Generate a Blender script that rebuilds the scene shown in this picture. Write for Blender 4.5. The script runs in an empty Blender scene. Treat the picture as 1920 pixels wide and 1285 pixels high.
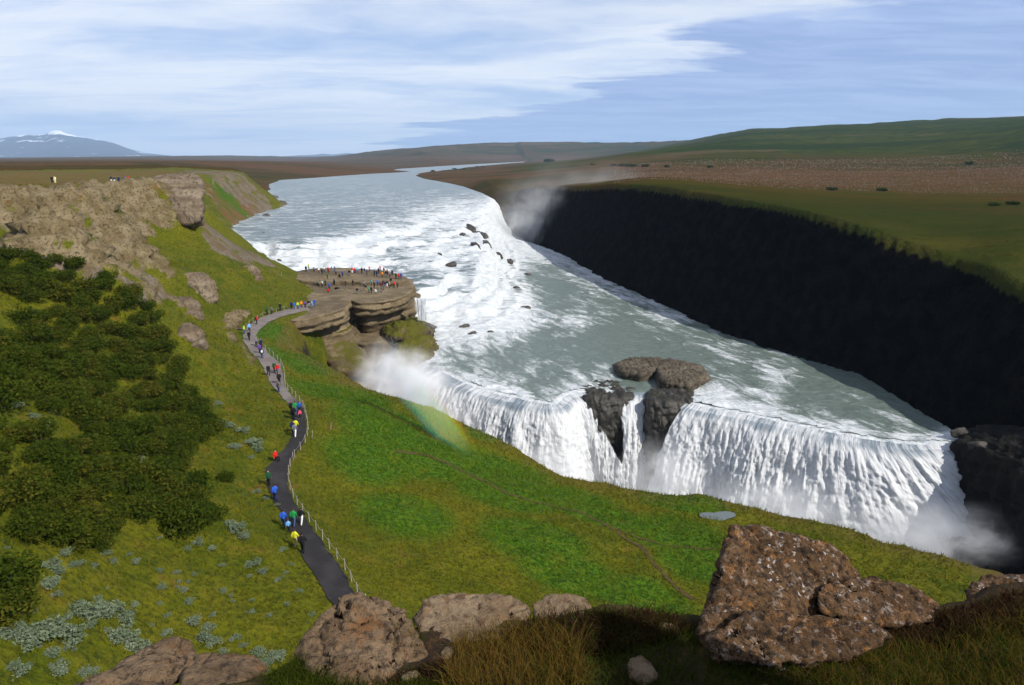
import bpy, bmesh, math, random
import numpy as np
from mathutils import Vector, Matrix
from mathutils.bvhtree import BVHTree

R = math.radians
random.seed(7)
RNG = np.random.default_rng(7)
scene = bpy.context.scene
COL = scene.collection

# ------------------------------------------------------------------ camera
CAM = np.array([0.0, 0.0, 33.5])
PITCH = R(15.0)
FPX = 1297.0
cam_d = bpy.data.cameras.new('camera')
cam_d.sensor_width = 36.0
cam_d.lens = 36.0 * FPX / 1920.0
cam_d.clip_start = 0.1
cam_d.clip_end = 90000.0
cam = bpy.data.objects.new('camera', cam_d)
cam.location = CAM
cam.rotation_euler = (R(90) - PITCH, 0, 0)
COL.objects.link(cam)
scene.camera = cam

# ------------------------------------------------------------------ world
SUN_AZ, SUN_EL = R(130.0), R(40.0)
SUN_DIR = Vector((math.sin(SUN_AZ) * math.cos(SUN_EL), math.cos(SUN_AZ) * math.cos(SUN_EL), math.sin(SUN_EL)))
world = bpy.data.worlds.new('World')
scene.world = world
world.use_nodes = True
wt = world.node_tree
wt.nodes.clear()


class NT:
    """tiny node-tree builder"""
    def __init__(self, tree):
        self.t = tree

    def n(self, typ, **kw):
        nd = self.t.nodes.new(typ)
        for k, v in kw.items():
            setattr(nd, k, v)
        return nd

    def put(self, sock, v):
        if isinstance(v, bpy.types.NodeSocket):
            self.t.links.new(v, sock)
        elif v is not None:
            if sock.type == 'RGBA' and len(v) == 3:
                v = (*v, 1.0)
            sock.default_value = v

    def math(self, op, a, b=None, c=None, clamp=False):
        nd = self.n('ShaderNodeMath', operation=op)
        nd.use_clamp = clamp
        for i, v in enumerate((a, b, c)):
            if v is not None:
                self.put(nd.inputs[i], v)
        return nd.outputs[0]

    def vmath(self, op, a, b=None, scale=None):
        nd = self.n('ShaderNodeVectorMath', operation=op)
        self.put(nd.inputs[0], a)
        if b is not None:
            self.put(nd.inputs[1], b)
        if scale is not None:
            self.put(nd.inputs['Scale'], scale)
        return nd.outputs['Value'] if op in ('DOT_PRODUCT', 'LENGTH', 'DISTANCE') else nd.outputs['Vector']

    def noise(self, vec, scale, detail=4.0, rough=0.55, dist=0.0, col=False):
        nd = self.n('ShaderNodeTexNoise')
        if vec is not None:
            self.put(nd.inputs['Vector'], vec)
        nd.inputs['Scale'].default_value = scale
        nd.inputs['Detail'].default_value = detail
        nd.inputs['Roughness'].default_value = rough
        nd.inputs['Distortion'].default_value = dist
        return nd.outputs['Color' if col else 'Fac']

    def voro(self, vec, scale, feature='F1', out='Distance', rand=1.0):
        nd = self.n('ShaderNodeTexVoronoi', feature=feature)
        self.put(nd.inputs['Vector'], vec)
        nd.inputs['Scale'].default_value = scale
        nd.inputs['Randomness'].default_value = rand
        return nd.outputs[out]

    def step(self, x, lo, hi, a=0.0, b=1.0):
        nd = self.n('ShaderNodeMapRange', interpolation_type='SMOOTHSTEP')
        self.put(nd.inputs[0], x)
        nd.inputs[1].default_value = lo
        nd.inputs[2].default_value = hi
        nd.inputs[3].default_value = a
        nd.inputs[4].default_value = b
        return nd.outputs[0]

    def mix(self, f, a, b, blend='MIX'):
        nd = self.n('ShaderNodeMix', data_type='RGBA', blend_type=blend)
        self.put(nd.inputs[0], f)
        self.put(nd.inputs[6], a)
        self.put(nd.inputs[7], b)
        return nd.outputs[2]

    def scale(self, vec, s):
        nd = self.n('ShaderNodeMapping')
        self.put(nd.inputs['Vector'], vec)
        nd.inputs['Scale'].default_value = s
        return nd.outputs['Vector']

    def sep(self, vec):
        nd = self.n('ShaderNodeSeparateXYZ')
        self.put(nd.inputs[0], vec)
        return nd.outputs

    def comb(self, x, y, z):
        nd = self.n('ShaderNodeCombineXYZ')
        for i, v in enumerate((x, y, z)):
            self.put(nd.inputs[i], v)
        return nd.outputs[0]

    def bump(self, h, strength=0.5, dist=0.1):
        nd = self.n('ShaderNodeBump')
        nd.inputs['Strength'].default_value = strength
        nd.inputs['Distance'].default_value = dist
        self.put(nd.inputs['Height'], h)
        return nd.outputs[0]


# sky: Nishita air plus one layer of high cloud laid out on a plane overhead
W = NT(wt)
out = W.n('ShaderNodeOutputWorld')
sky = W.n('ShaderNodeTexSky', sky_type='NISHITA')
sky.sun_disc = False
sky.sun_elevation = SUN_EL
sky.sun_rotation = SUN_AZ
sky.altitude = 300
sky.dust_density = 0.6
sky.ozone_density = 2.0
bg_sky = W.n('ShaderNodeBackground')
W.put(bg_sky.inputs[0], W.mix(1.0, sky.outputs[0], (0.80, 0.95, 1.30), 'MULTIPLY'))
bg_sky.inputs[1].default_value = 0.07
gen = W.n('ShaderNodeTexCoord').outputs['Generated']
sx, sy, sz = W.sep(gen)
den = W.math('ADD', W.math('MAXIMUM', sz, 0.0), 0.075)
pl = W.comb(W.math('DIVIDE', sx, den), W.math('DIVIDE', sy, den), 0.0)
warp = W.vmath('ADD', pl, W.vmath('SCALE', W.noise(pl, 0.5, 4, 0.55, col=True), scale=1.3))
n_big = W.noise(W.scale(warp, (0.30, 0.55, 1)), 1.0, 6, 0.55)
n_fin = W.noise(W.scale(warp, (0.45, 1.1, 1)), 1.0, 7, 0.58)
n_wsp = W.noise(W.scale(warp, (0.9, 3.2, 1)), 1.0, 6, 0.6)
cov = W.math('ADD', W.math('MULTIPLY', n_big, 0.65), W.math('MULTIPLY', n_fin, 0.35))
# a lower grey-blue deck whose edge runs across the sky from the far centre to the upper right
plx, ply, _ = W.sep(pl)
edge = W.math('ADD', W.math('MULTIPLY', plx, 1.0), W.math('MULTIPLY', ply, 0.42))
edge = W.math('ADD', edge, W.math('MULTIPLY', W.math('SUBTRACT', n_fin, 0.5), 3.2))
edge = W.math('ADD', edge, W.math('MULTIPLY', W.math('SUBTRACT', n_big, 0.5), 1.6))
deck = W.step(edge, 2.85, 3.25)
white = W.step(cov, 0.30, 0.54)
c_hi = W.mix(white, (0.46, 0.60, 0.88), (0.88, 0.91, 0.96))
c_hi = W.mix(W.step(n_wsp, 0.46, 0.70, 0.0, 0.38), c_hi, (0.43, 0.57, 0.86))
c_dk = W.mix(W.step(n_wsp, 0.36, 0.66), (0.23, 0.34, 0.64), (0.37, 0.48, 0.77))
c_all = W.mix(W.math('MULTIPLY', deck, 0.92), c_hi, c_dk)
bg_cl = W.n('ShaderNodeBackground')
W.put(bg_cl.inputs[0], c_all)
bg_cl.inputs[1].default_value = 1.0
mixs = W.n('ShaderNodeMixShader')
a0 = W.math('ADD', W.step(cov, 0.28, 0.62, 0.10, 0.38), W.math('MULTIPLY', deck, 0.20))
amt = W.math('SUBTRACT', 1.0, W.math('POWER', W.math('SUBTRACT', 1.0, a0), W.math('DIVIDE', 1.0, W.math('ADD', W.math('MAXIMUM', sz, 0.0), 0.06))))
W.put(mixs.inputs[0], amt)
W.put(mixs.inputs[1], bg_sky.outputs[0])
W.put(mixs.inputs[2], bg_cl.outputs[0])
W.put(out.inputs[0], mixs.outputs[0])

sun_d = bpy.data.lights.new('sun', 'SUN')
sun_d.energy = 5.0
sun_d.angle = R(0.5)
sun_d.color = (1.0, 0.95, 0.86)
sun = bpy.data.objects.new('sun', sun_d)
sun.rotation_euler = (-SUN_DIR).to_track_quat('-Z', 'Y').to_euler()
sun.location = (60, -60, 120)
COL.objects.link(sun)

vs = scene.view_settings
vs.view_transform = 'Standard'
vs.look = 'None'
vs.gamma = 1.0
vs.exposure = 0.2
vs.use_curve_mapping = False
scene.render.engine = 'CYCLES'
scene.cycles.use_denoising = True
scene.cycles.max_bounces = 6
scene.cycles.diffuse_bounces = 2
scene.cycles.glossy_bounces = 2
scene.cycles.transmission_bounces = 2
scene.cycles.volume_bounces = 4
scene.cycles.transparent_max_bounces = 8
scene.cycles.caustics_reflective = False
scene.cycles.caustics_refractive = False
scene.cycles.volume_step_rate = 2.0
scene.cycles.volume_max_steps = 128


# ------------------------------------------------------------------ maths helpers
def ray(u, v):
    """direction of the view ray through photo pixel (u, v), 1920 px wide frame"""
    a, b = (u - 960.0) / FPX, (642.5 - v) / FPX
    return np.array([a, math.cos(PITCH) + math.sin(PITCH) * b, -math.sin(PITCH) + math.cos(PITCH) * b])


def at_z(u, v, z):
    d = ray(u, v)
    return CAM + d * ((z - CAM[2]) / d[2])


def at_t(u, v, t):
    return CAM + ray(u, v) * t


def _hash(ix, iy, seed):
    n = (ix.astype(np.int64) * 374761393 + iy.astype(np.int64) * 668265263 + seed * 974711) & 0xFFFFFFFF
    n = ((n ^ (n >> 13)) * 1274126177) & 0xFFFFFFFF
    return n ^ (n >> 16)


def noise2(x, y, seed=0):
    ix, iy = np.floor(x), np.floor(y)
    fx, fy = x - ix, y - iy
    ux, uy = fx * fx * fx * (fx * (fx * 6 - 15) + 10), fy * fy * fy * (fy * (fy * 6 - 15) + 10)

    def g(dx, dy):
        a = _hash(ix + dx, iy + dy, seed).astype(np.float64) * (2 * math.pi / 4294967296.0)
        return np.cos(a) * (fx - dx) + np.sin(a) * (fy - dy)
    return ((g(0, 0) * (1 - ux) + g(1, 0) * ux) * (1 - uy) + (g(0, 1) * (1 - ux) + g(1, 1) * ux) * uy) * 1.5


def fbm(x, y, scale, octs=4, seed=0, gain=0.5, ridge=False):
    s, a, tot, k = 0.0, 1.0, 0.0, 1.0 / scale
    for o in range(octs):
        v = noise2(x * k + 17.3 * o, y * k - 9.1 * o, seed + o)
        if ridge:
            v = 1.0 - 2.0 * np.abs(v)
        s = s + v * a
        tot += a
        a *= gain
        k *= 2.03
    return s / tot


def noise3(p, scale, octs=4, seed=0, gain=0.5, ridge=False):
    """pseudo 3-D noise: three rotated 2-D slices blended"""
    x, y, z = p[:, 0], p[:, 1], p[:, 2]
    return (fbm(x + 0.37 * z, y - 0.21 * z, scale, octs, seed, gain, ridge)
            + fbm(y + 0.29 * x + 5.2, z - 0.33 * x, scale, octs, seed + 31, gain, ridge)
            + fbm(z + 0.31 * y - 3.7, x + 0.27 * y, scale, octs, seed + 67, gain, ridge)) / 1.75


class TPS:
    def __init__(self, xy, val, smooth=0.0):
        self.c = np.asarray(xy, float)
        n = len(self.c)
        K = self._k(self.c)
        K[np.diag_indices(n)] += smooth
        A = np.zeros((n + 3, n + 3))
        A[:n, :n] = K
        A[:n, n] = 1
        A[:n, n + 1:] = self.c
        A[n:, :n] = A[:n, n:].T
        b = np.zeros(n + 3)
        b[:n] = val
        self.w = np.linalg.solve(A, b)

    def _k(self, p):
        d2 = ((p[:, None, :] - self.c[None, :, :]) ** 2).sum(-1)
        return 0.5 * d2 * np.log(np.maximum(d2, 1e-12))

    def __call__(self, p):
        p = np.asarray(p, float)
        n = len(self.c)
        res = np.empty(len(p))
        for i in range(0, len(p), 40000):
            q = p[i:i + 40000]
            res[i:i + 40000] = self._k(q) @ self.w[:n] + self.w[n] + q @ self.w[n + 1:]
        return res


def poly_near(p, poly, vals=None):
    """nearest point on an open polyline: signed distance (+ on its left), value there, parameter"""
    best = np.full(len(p), 1e18)
    sgn = np.ones(len(p))
    val = np.zeros(len(p))
    par = np.zeros(len(p))
    for i in range(len(poly) - 1):
        a, b = poly[i], poly[i + 1]
        ab = b - a
        ap = p - a
        t = np.clip((ap @ ab) / (ab @ ab), 0, 1)
        dx, dy = ap[:, 0] - t * ab[0], ap[:, 1] - t * ab[1]
        d2 = dx * dx + dy * dy
        m = d2 < best
        best[m] = d2[m]
        par[m] = i + t[m]
        if vals is not None:
            val[m] = vals[i] + t[m] * (vals[i + 1] - vals[i])
    return np.sqrt(best), val, par


def inside(p, poly):
    x, y = p[:, 0], p[:, 1]
    res = np.zeros(len(p), bool)
    n = len(poly)
    for i in range(n):
        x1, y1 = poly[i]
        x2, y2 = poly[(i + 1) % n]
        if y1 == y2:
            continue
        c = ((y1 > y) != (y2 > y)) & (x < (x2 - x1) * (y - y1) / (y2 - y1) + x1)
        res ^= c
    return res


def sstep(x, a, b):
    t = np.clip((x - a) / (b - a), 0, 1)
    return t * t * (3 - 2 * t)


def catmull(pts, n):
    """n points evenly spread (by parameter) along a Catmull-Rom curve through pts"""
    pts = np.asarray(pts, float)
    P = np.vstack([2 * pts[0] - pts[1], pts, 2 * pts[-1] - pts[-2]])
    s = np.linspace(0, len(pts) - 1 - 1e-9, n)
    i = s.astype(int)
    t = (s - i)[:, None]
    p0, p1, p2, p3 = P[i], P[i + 1], P[i + 2], P[i + 3]
    return 0.5 * (2 * p1 + (p2 - p0) * t + (2 * p0 - 5 * p1 + 4 * p2 - p3) * t ** 2 + (3 * p1 - p0 - 3 * p2 + p3) * t ** 3)


def resample(pts, n):
    """n points at even arc length"""
    c = catmull(pts, max(400, n * 4))
    d = np.r_[0, np.cumsum(np.linalg.norm(np.diff(c[:, :2], axis=0), axis=1))]
    s = np.linspace(0, d[-1], n)
    return np.stack([np.interp(s, d, c[:, k]) for k in range(c.shape[1])], 1)


def mesh_np(name, verts, faces, smooth=True, attrs=None, mats=(), matidx=None):
    """mesh datablock from numpy arrays; faces (n,3) or (n,4)"""
    me = bpy.data.meshes.new(name)
    verts = np.asarray(verts, np.float32)
    faces = np.asarray(faces, np.int32)
    k = faces.shape[1]
    me.vertices.add(len(verts))
    me.vertices.foreach_set('co', verts.ravel())
    me.loops.add(faces.size)
    me.loops.foreach_set('vertex_index', faces.ravel())
    me.polygons.add(len(faces))
    me.polygons.foreach_set('loop_start', np.arange(0, faces.size, k, dtype=np.int32))
    me.polygons.foreach_set('loop_total', np.full(len(faces), k, np.int32))
    for m in mats:
        me.materials.append(m)
    if matidx is not None:
        me.polygons.foreach_set('material_index', np.asarray(matidx, np.int32))
    me.update(calc_edges=True)
    me.polygons.foreach_set('use_smooth', np.full(len(faces), smooth, bool))
    for nm, arr in (attrs or {}).items():
        arr = np.asarray(arr, np.float32)
        if arr.ndim == 1:
            a = me.attributes.new(nm, 'FLOAT', 'POINT')
            a.data.foreach_set('value', arr)
        elif arr.shape[1] == 4:
            a = me.attributes.new(nm, 'FLOAT_COLOR', 'POINT')
            a.data.foreach_set('color', arr.ravel())
        else:
            a = me.attributes.new(nm, 'FLOAT_VECTOR', 'POINT')
            a.data.foreach_set('vector', arr.ravel())
    return me


def link(name, me, parent=None, label=None, cat=None, group=None, kind=None):
    o = bpy.data.objects.new(name, me)
    COL.objects.link(o)
    if parent is not None:
        o.parent = parent
    if label:
        o['label'] = label
    if cat:
        o['category'] = cat
    if group:
        o['group'] = group
    if kind:
        o['kind'] = kind
    return o


def grid_faces(nu, nv, wrap=False):
    """quads of a (nu x nv) vertex grid, index = i * nv + j"""
    i, j = np.meshgrid(np.arange(nu if wrap else nu - 1), np.arange(nv - 1), indexing='ij')
    a = (i * nv + j).ravel()
    b = (((i + 1) % nu) * nv + j).ravel()
    return np.stack([a, b, b + 1, a + 1], 1)


def compact(verts, faces, attrs):
    used = np.zeros(len(verts), bool)
    used[faces.ravel()] = True
    idx = np.cumsum(used) - 1
    return verts[used], idx[faces], {k: v[used] for k, v in attrs.items()}

# ------------------------------------------------------------------ plan of the place
# water levels: upper river about +4 m, pool above the lower fall -11 m, path and rock platform about 0 m
def pix(lst):
    return np.array([at_z(*q) for q in lst])


PATH_L = pix([(706, 1350, 2.0), (668, 1255, 1.9), (640, 1180, 1.7), (622, 1135, 1.5), (596, 1090, 1.4), (568, 1040, 1.3), (548, 1000, 1.2), (525, 960, 1.2), (509, 930, 1.1),
              (498, 900, 1.1), (501, 880, 1.1), (515, 860, 1.0), (535, 840, 1.0), (547, 820, 1.0), (549, 800, 1.0),
              (547, 778, 1.0), (540, 758, 1.0), (524, 740, 1.0), (508, 720, 1.0), (498, 700, 1.0), (488, 680, 1.0),
              (470, 660, 1.0), (457, 640, 1.0), (458, 622, 1.0), (476, 604, 0.9), (503, 591, 0.7), (540, 580, 0.5), (590, 566, 0.3)])
PATH_R = pix([(775, 1310, 2.0), (728, 1215, 1.9), (690, 1150, 1.7), (662, 1110, 1.5), (645, 1075, 1.4), (612, 1030, 1.3), (590, 998, 1.2), (566, 965, 1.2), (550, 940, 1.1),
              (540, 912, 1.1), (539, 890, 1.1), (545, 866, 1.0), (560, 845, 1.0), (572, 825, 1.0), (575, 803, 1.0),
              (572, 783, 1.0), (565, 762, 1.0), (547, 741, 1.0), (533, 724, 1.0), (531, 702, 1.0), (524, 682, 1.0),
              (505, 664, 1.0), (488, 648, 1.0), (479, 632, 1.0), (495, 612, 0.9), (522, 597, 0.7), (556, 586, 0.5), (600, 574, 0.3)])
NPATH = 260
PL = catmull(PATH_L, NPATH)
PR = catmull(PATH_R, NPATH)
PC = (PL + PR) * 0.5
PW = np.linalg.norm(PL[:, :2] - PR[:, :2], axis=1) * 0.5

# edge of the grassy shelf above the lower gorge
RIM = [(600, 672, -2.0), (645, 696, -3.0), (690, 722, -4.0), (760, 745, -5.5), (820, 762, -7.0), (880, 795, -8.5), (950, 825, -9.5),
       (1000, 850, -10.5), (1060, 885, -11.3), (1110, 893, -11.6), (1180, 905, -11.8), (1240, 917, -12.0), (1300, 915, -12.3),
       (1400, 935, -12.6), (1500, 962, -12.8), (1600, 982, -13.0), (1660, 1008, -13.2), (1740, 1030, -13.5), (1850, 1062, -13.8),
       (1920, 1080, -14.0), (2100, 1130, -14.5), (2500, 1240, -15)]
# left shore of the upper river, far to near, then round behind the platform
SHORE_L = [(985, 303.2, 7.5), (850, 310.5, 7.0), (760, 316.5, 6.5), (738, 319, 6.5), (772, 321.5, 6.2), (745, 324, 6.0), (700, 326, 6.0),
           (600, 333, 5.8), (525, 338, 5.5), (505, 346, 5.2), (508, 356, 5.0), (487, 364, 5.0), (520, 376, 4.8), (536, 384, 4.6), (525, 390, 4.6), (482, 402, 4.5),
           (450, 417, 4.3), (427, 434, 4.2), (455, 452, 4.0), (482, 466, 3.8), (497, 484, 1.5), (520, 498, 0.0), (548, 506, -1.0)]
LAND_MID = [(575, 520, 0.0), (598, 545, 0.0), (585, 585, 0.0), (556, 600, 0.0), (540, 618, 0.0), (552, 645, -1.0)]
LB_px = SHORE_L + LAND_MID + RIM
LB = pix(LB_px)
N_SHORE = len(SHORE_L)
LEFT_POLY = np.vstack([LB[:, :2], [(150, 20), (120, -60), (-30000, -60), (-30000, 45000), (4000, 45000)]])
# right bank: canyon foot from the right of the frame to the head of the gorge, then the river shore upstream
RB_px = [(2600, 1250, -12), (2200, 1010, -12), (1960, 925, -12), (1850, 860, -11.5), (1750, 800, -11.5), (1540, 718, -11.5), (1400, 660, -11.5),
         (1250, 600, -11.3), (1100, 522, -11), (1020, 478, -10.5), (972, 452, -10), (952, 436, -9.5)]
RB_px2 = [(936, 384, 4.0), (931, 377, 4.8), (905, 363, 5.0), (868, 350, 5.0), (830, 342, 5.2), (795, 336, 5.5), (778, 330, 5.8),
          (786, 325, 6.0), (820, 319.5, 6.3), (900, 311.5, 6.8), (960, 306, 7.2), (1000, 303.4, 7.5)]
RB = pix(RB_px + RB_px2)
N_CAN = len(RB_px)
RIGHT_POLY = np.vstack([RB[:, :2], [(-4000, 45000), (40000, 45000), (40000, -60), (400, -60)]])
LIP = pix([(700, 650, -11), (742, 668, -11), (800, 694, -11.3), (884, 731, -11.3), (964, 752, -11.3), (1045, 764, -11.3), (1085, 742, -11.3),
           (1180, 742, -11.3), (1225, 742, -11.3), (1297, 764, -11.3), (1400, 784, -11.3), (1500, 806, -11.4), (1600, 827, -11.5),
           (1700, 840, -11.5), (1777, 842, -11.5), (1850, 858, -11.5)])

# shape of the left land (grass slope, shelf, plateau)
ctrl = []
for k in range(0, NPATH, 16):
    ctrl.append(PC[k])
for q in RIM:
    ctrl.append(at_z(*q))
for q in [(0, 1285, 11.5), (0, 1100, 12.7), (0, 900, 14.5), (0, 750, 16), (0, 600, 17), (0, 500, 19.0),
          (250, 1285, 7.5), (250, 1130, 7.0), (250, 1000, 7.2), (250, 800, 7.0), (250, 650, 10.3), (250, 550, 13), (250, 480, 15), (250, 430, 18.2),
          (130, 480, 18.0), (450, 1160, 3.5), (500, 1330, 4.0), (420, 900, 3.2), (420, 760, 3.0), (350, 600, 7), (350, 500, 12), (430, 500, 9), (430, 560, 4.4), (500, 540, 3.3),
          (500, 500, 5.0), (550, 530, 1.8), (560, 512, 1.2), (430, 452, 8.5), (480, 478, 5.5), (340, 425, 17.5), (385, 425, 15.0),
          (0, 357, 28.3), (150, 352, 27.6), (285, 345, 27.3), (0, 440, 22.5), (80, 400, 26.0), (180, 440, 20.5), (200, 380, 25.5),
          (400, 372, 20.5), (450, 392, 13.0), (470, 350, 18), (370, 337, 26.5),
          (598, 545, 0.0), (585, 585, 0.1), (556, 600, 0.2), (540, 618, 0.2), (575, 520, 0.0), (800, 900, -4.0), (760, 1060, -1.8), (1000, 1000, -6.0), (1200, 1100, -8.0), (1400, 1000, -10.8), (620, 760, 0.4)]:
    ctrl.append(at_z(*q))
ctrl += [np.array(q, float) for q in [
    (-120, 190, 27), (-112, 235, 26.8), (-150, 215, 26.3), (-145, 150, 26.6), (-108, 108, 27.8), (-78, 66, 29.5), (-58, 36, 30.5), (-62, 10, 31),
    (-200, 260, 26), (-160, 330, 25.5), (-190, 430, 25), (-220, 150, 26.5), (-20, 12, 14), (0, 22, 3), (18, 28, -3), (35, 35, -7), (60, 48, -11), (-10, 26, 5)]]
ctrl = np.array(ctrl)
TL = TPS(ctrl[:, :2], ctrl[:, 2], smooth=2.0)


# everything far, in angle / log-distance
def lp(p):
    p = np.asarray(p)
    return np.stack([np.arctan2(p[:, 0], p[:, 1]) * 4.0, np.log(np.maximum(np.hypot(p[:, 0], p[:, 1]), 1.0))], 1)


far = [at_z(*q) for q in [
    (960, 358, 11), (1000, 352, 15.5), (1100, 346, 20), (1200, 346, 23.6), (1300, 358, 23), (1400, 375, 22), (1540, 402, 20.3), (1700, 450, 16.5),
    (1800, 485, 14), (1920, 540, 11.6), (2200, 660, 8), (2600, 800, 6),
    (1200, 335, 24), (1540, 380, 19.8), (1900, 480, 15), (1900, 400, 17.5), (1500, 350, 20), (1900, 350, 19.5), (1300, 320, 22), (1900, 318, 24.5),
    (1600, 312, 24.5), (2300, 420, 18), (2300, 320, 26),
    (850, 325, 8.5), (900, 338, 11), (1000, 330, 14), (1000, 315, 15), (850, 337, 7.5), (0, 330, 26.5), (200, 320, 26.5), (400, 314, 26.5), (-300, 330, 27), (-700, 340, 28)]]
for u, v, t in [(1900, 298, 800), (1500, 292, 1000), (1900, 262, 1050), (1500, 272, 1300), (1700, 250, 1500), (1200, 287, 1300), (1150, 270, 2200), (950, 291, 2500),
                (1900, 223, 1800), (2300, 205, 1700), (1780, 226, 1900), (1600, 235, 2000), (1320, 250, 2400), (1150, 259, 3000), (1000, 265.5, 3600), (930, 266, 4000), (800, 278, 4600),
                (700, 284, 5600), (660, 291, 6500), (650, 312, 1500), (600, 303, 3000), (500, 298, 6000), (650, 299, 4500), (800, 301, 3200), (300, 300, 3000), (0, 300, 3000), (-400, 300, 3000), (-800, 300, 3000),
                (400, 293, 7000), (450, 292.5, 8000), (200, 295, 9000)]:
    far.append(at_t(u, v, t))
for u in (0, 500, 900, 1300, 1700, 2200, -500):
    for t, z in ((14000, 10), (29000, -20)):
        p = at_t(u, 295, t)
        far.append((p[0], p[1], z))
far = np.array(far)
TF = TPS(lp(far), far[:, 2], smooth=0.002)
_rim = np.array([at_z(*q) for q in [(960, 358, 11), (1000, 352, 15.5), (1100, 346, 20), (1200, 346, 23.6), (1300, 358, 23), (1400, 375, 22), (1540, 402, 20.3), (1700, 450, 16.5), (1800, 485, 14), (1920, 540, 11.6), (2200, 660, 8)]])
_d, _, _p = poly_near(_rim[:, :2], RB[:N_CAN, :2])
_o = np.argsort(_p)
RIM_PAR, RIM_D = _p[_o], np.clip(_d[_o], 12, 26)
PLATFORM_C = at_z(665, 530, 0)[:2]


def terrain(p, detail=True):
    x, y = p[:, 0], p[:, 1]
    r = np.hypot(x, y)
    L = np.clip(TL(p), -45, 40)
    cap = np.interp(y, [30, 60, 105, 150, 220, 330], [32, 30.6, 28.4, 27.7, 26.8, 26.0])
    hc = np.clip(0.5 + 0.5 * (cap - L) / 1.2, 0, 1)
    L = cap * (1 - hc) + L * hc - 1.2 * hc * (1 - hc)
    F = TF(lp(p))
    if detail:
        F = F + fbm(x, y, 60, 4, 11) * 1.6 * sstep(r, 100, 500) + fbm(x, y, 420, 4, 15) * 12.0 * sstep(r, 900, 3000) * sstep(F, 20, 60) \
            + fbm(x, y, 150, 3, 16, ridge=True) * 4.0 * sstep(r, 800, 1500) * sstep(F, 26, 50) + fbm(x, y, 9, 3, 12) * 0.5
    # --- left land
    wF = sstep(r, 270, 430)
    zl = L * (1 - wF) + F * wF
    dp, pz, par = poly_near(p, PC[:, :2], PC[:, 2])
    hw = np.interp(par, np.arange(NPATH), PW)
    onp = 1 - sstep(dp, hw + 0.3, hw + 2.5)
    if detail:
        nz = fbm(x, y, 14, 4, 1) * 0.75 + fbm(x, y, 3.2, 3, 5) * 0.36 + fbm(x, y, 45, 2, 3) * 1.0 * sstep(dp, 4, 20) * (1 - sstep(zl, 22, 26))
        zl = zl + nz * (0.25 + 0.75 * sstep(dp, hw + 0.5, hw + 8))
    zl = np.where(r < 300, zl * (1 - onp) + pz * onp, zl)
    din = inside(p, LEFT_POLY)
    d, zb, par = poly_near(p, LB[:, :2], LB[:, 2])
    sd = np.where(din, d, -d)
    wob = fbm(x, y, 7, 3, 21) * np.clip(r / 60, 0.5, 8) if detail else 0
    is_shore = par < N_SHORE - 0.5
    k = np.interp(r, [200, 330, 480, 700, 1500], [0.75, 0.85, 0.6, 0.14, 0.03])
    zshore = zb + 0.012 * np.maximum(sd, 0) ** 2 * (r < 520) + k * (sd + np.where(is_shore, wob * 0.5, 0)) + 0.10 * np.minimum(sd, 0) + np.maximum(sd / 350.0, 0) ** 2 * 14
    zl_s = np.minimum(zl, zshore)
    zl_g = np.where(sd > 0, zl - 0.10 * np.maximum(0, 4.0 - sd) ** 2 * 0.5, zl - 0.8 + 2.6 * sd - 0.25 * sd * sd)
    zl = np.where(is_shore, zl_s, zl_g)
    zl = np.where(~din & (d > 60) & is_shore, -60, zl)
    # --- right land
    rin = inside(p, RIGHT_POLY)
    d2, zb2, par2 = poly_near(p, RB[:, :2], RB[:, 2])
    sd2 = np.where(rin, d2, -d2)
    can = par2 < N_CAN - 0.5
    wobw = fbm(x, y, 16, 4, 23) * 2.2 if detail else 0
    HW = np.maximum(F - zb2, 4.0)
    drim = np.interp(par2, RIM_PAR, RIM_D)
    wid = 0.38 * HW
    q = (sd2 + wobw * np.clip((drim - sd2) / 8.0, 0.15, 1) - (drim - wid)) / wid
    prof = HW * np.interp(q, [-1, 0, 0.12, 0.3, 0.6, 1.0, 1.3, 3.0], [-0.6, 0, 0.18, 0.36, 0.62, 1.0, 1.25, 2.0])
    kk = np.interp(r, [300, 520, 800, 1500], [2.6, 0.6, 0.12, 0.03])
    prof2 = np.where(sd2 > 0, kk * sd2 + (sd2 / 350.0) ** 2 * 14, sd2)
    zr = zb2 + np.where(can, prof, prof2)
    # soft minimum with the plateau
    h = np.clip(0.5 + 0.5 * (zr - F) / 1.6, 0, 1)
    zr = np.where(can, zr * (1 - h) + F * h - 1.6 * h * (1 - h), np.minimum(zr, F))
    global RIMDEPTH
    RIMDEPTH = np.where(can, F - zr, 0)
    zr = np.where(~rin & (d2 > np.where(can, 7, 40)), -60, zr)
    z = np.maximum(np.maximum(zl, zr), -42)
    land = np.where(zl >= zr, 0, 1)
    return z, land, np.where(land == 0, sd, sd2), dp, hw


# polar sampling, dense near, sparse towards the horizon
TH = np.r_[np.linspace(-75, -44, 36)[:-1], np.linspace(-44, 44, 500), np.linspace(44, 75, 36)[1:]]
TH = np.radians(TH)
RR = np.r_[np.exp(np.arange(math.log(12), math.log(600), 0.0085)), np.exp(np.arange(math.log(600), math.log(30000), 0.019))]
nT, nR = len(TH), len(RR)
tt, rr = np.meshgrid(TH, RR, indexing='ij')
GXY = np.stack([(np.sin(tt) * rr).ravel(), (np.cos(tt) * rr).ravel()], 1)
GZ, GL, GSD, GDP, GHW = terrain(GXY)
GV = np.column_stack([GXY, GZ])
GF = grid_faces(nT, nR)
_zz = GZ.reshape(nT, nR)
_dr = np.gradient(_zz, axis=1) / np.gradient(RR)[None, :]
_dt = np.gradient(_zz, axis=0) / (np.gradient(TH)[:, None] * RR[None, :])
GSL = np.hypot(_dr, _dt).ravel()          # slope
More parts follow.
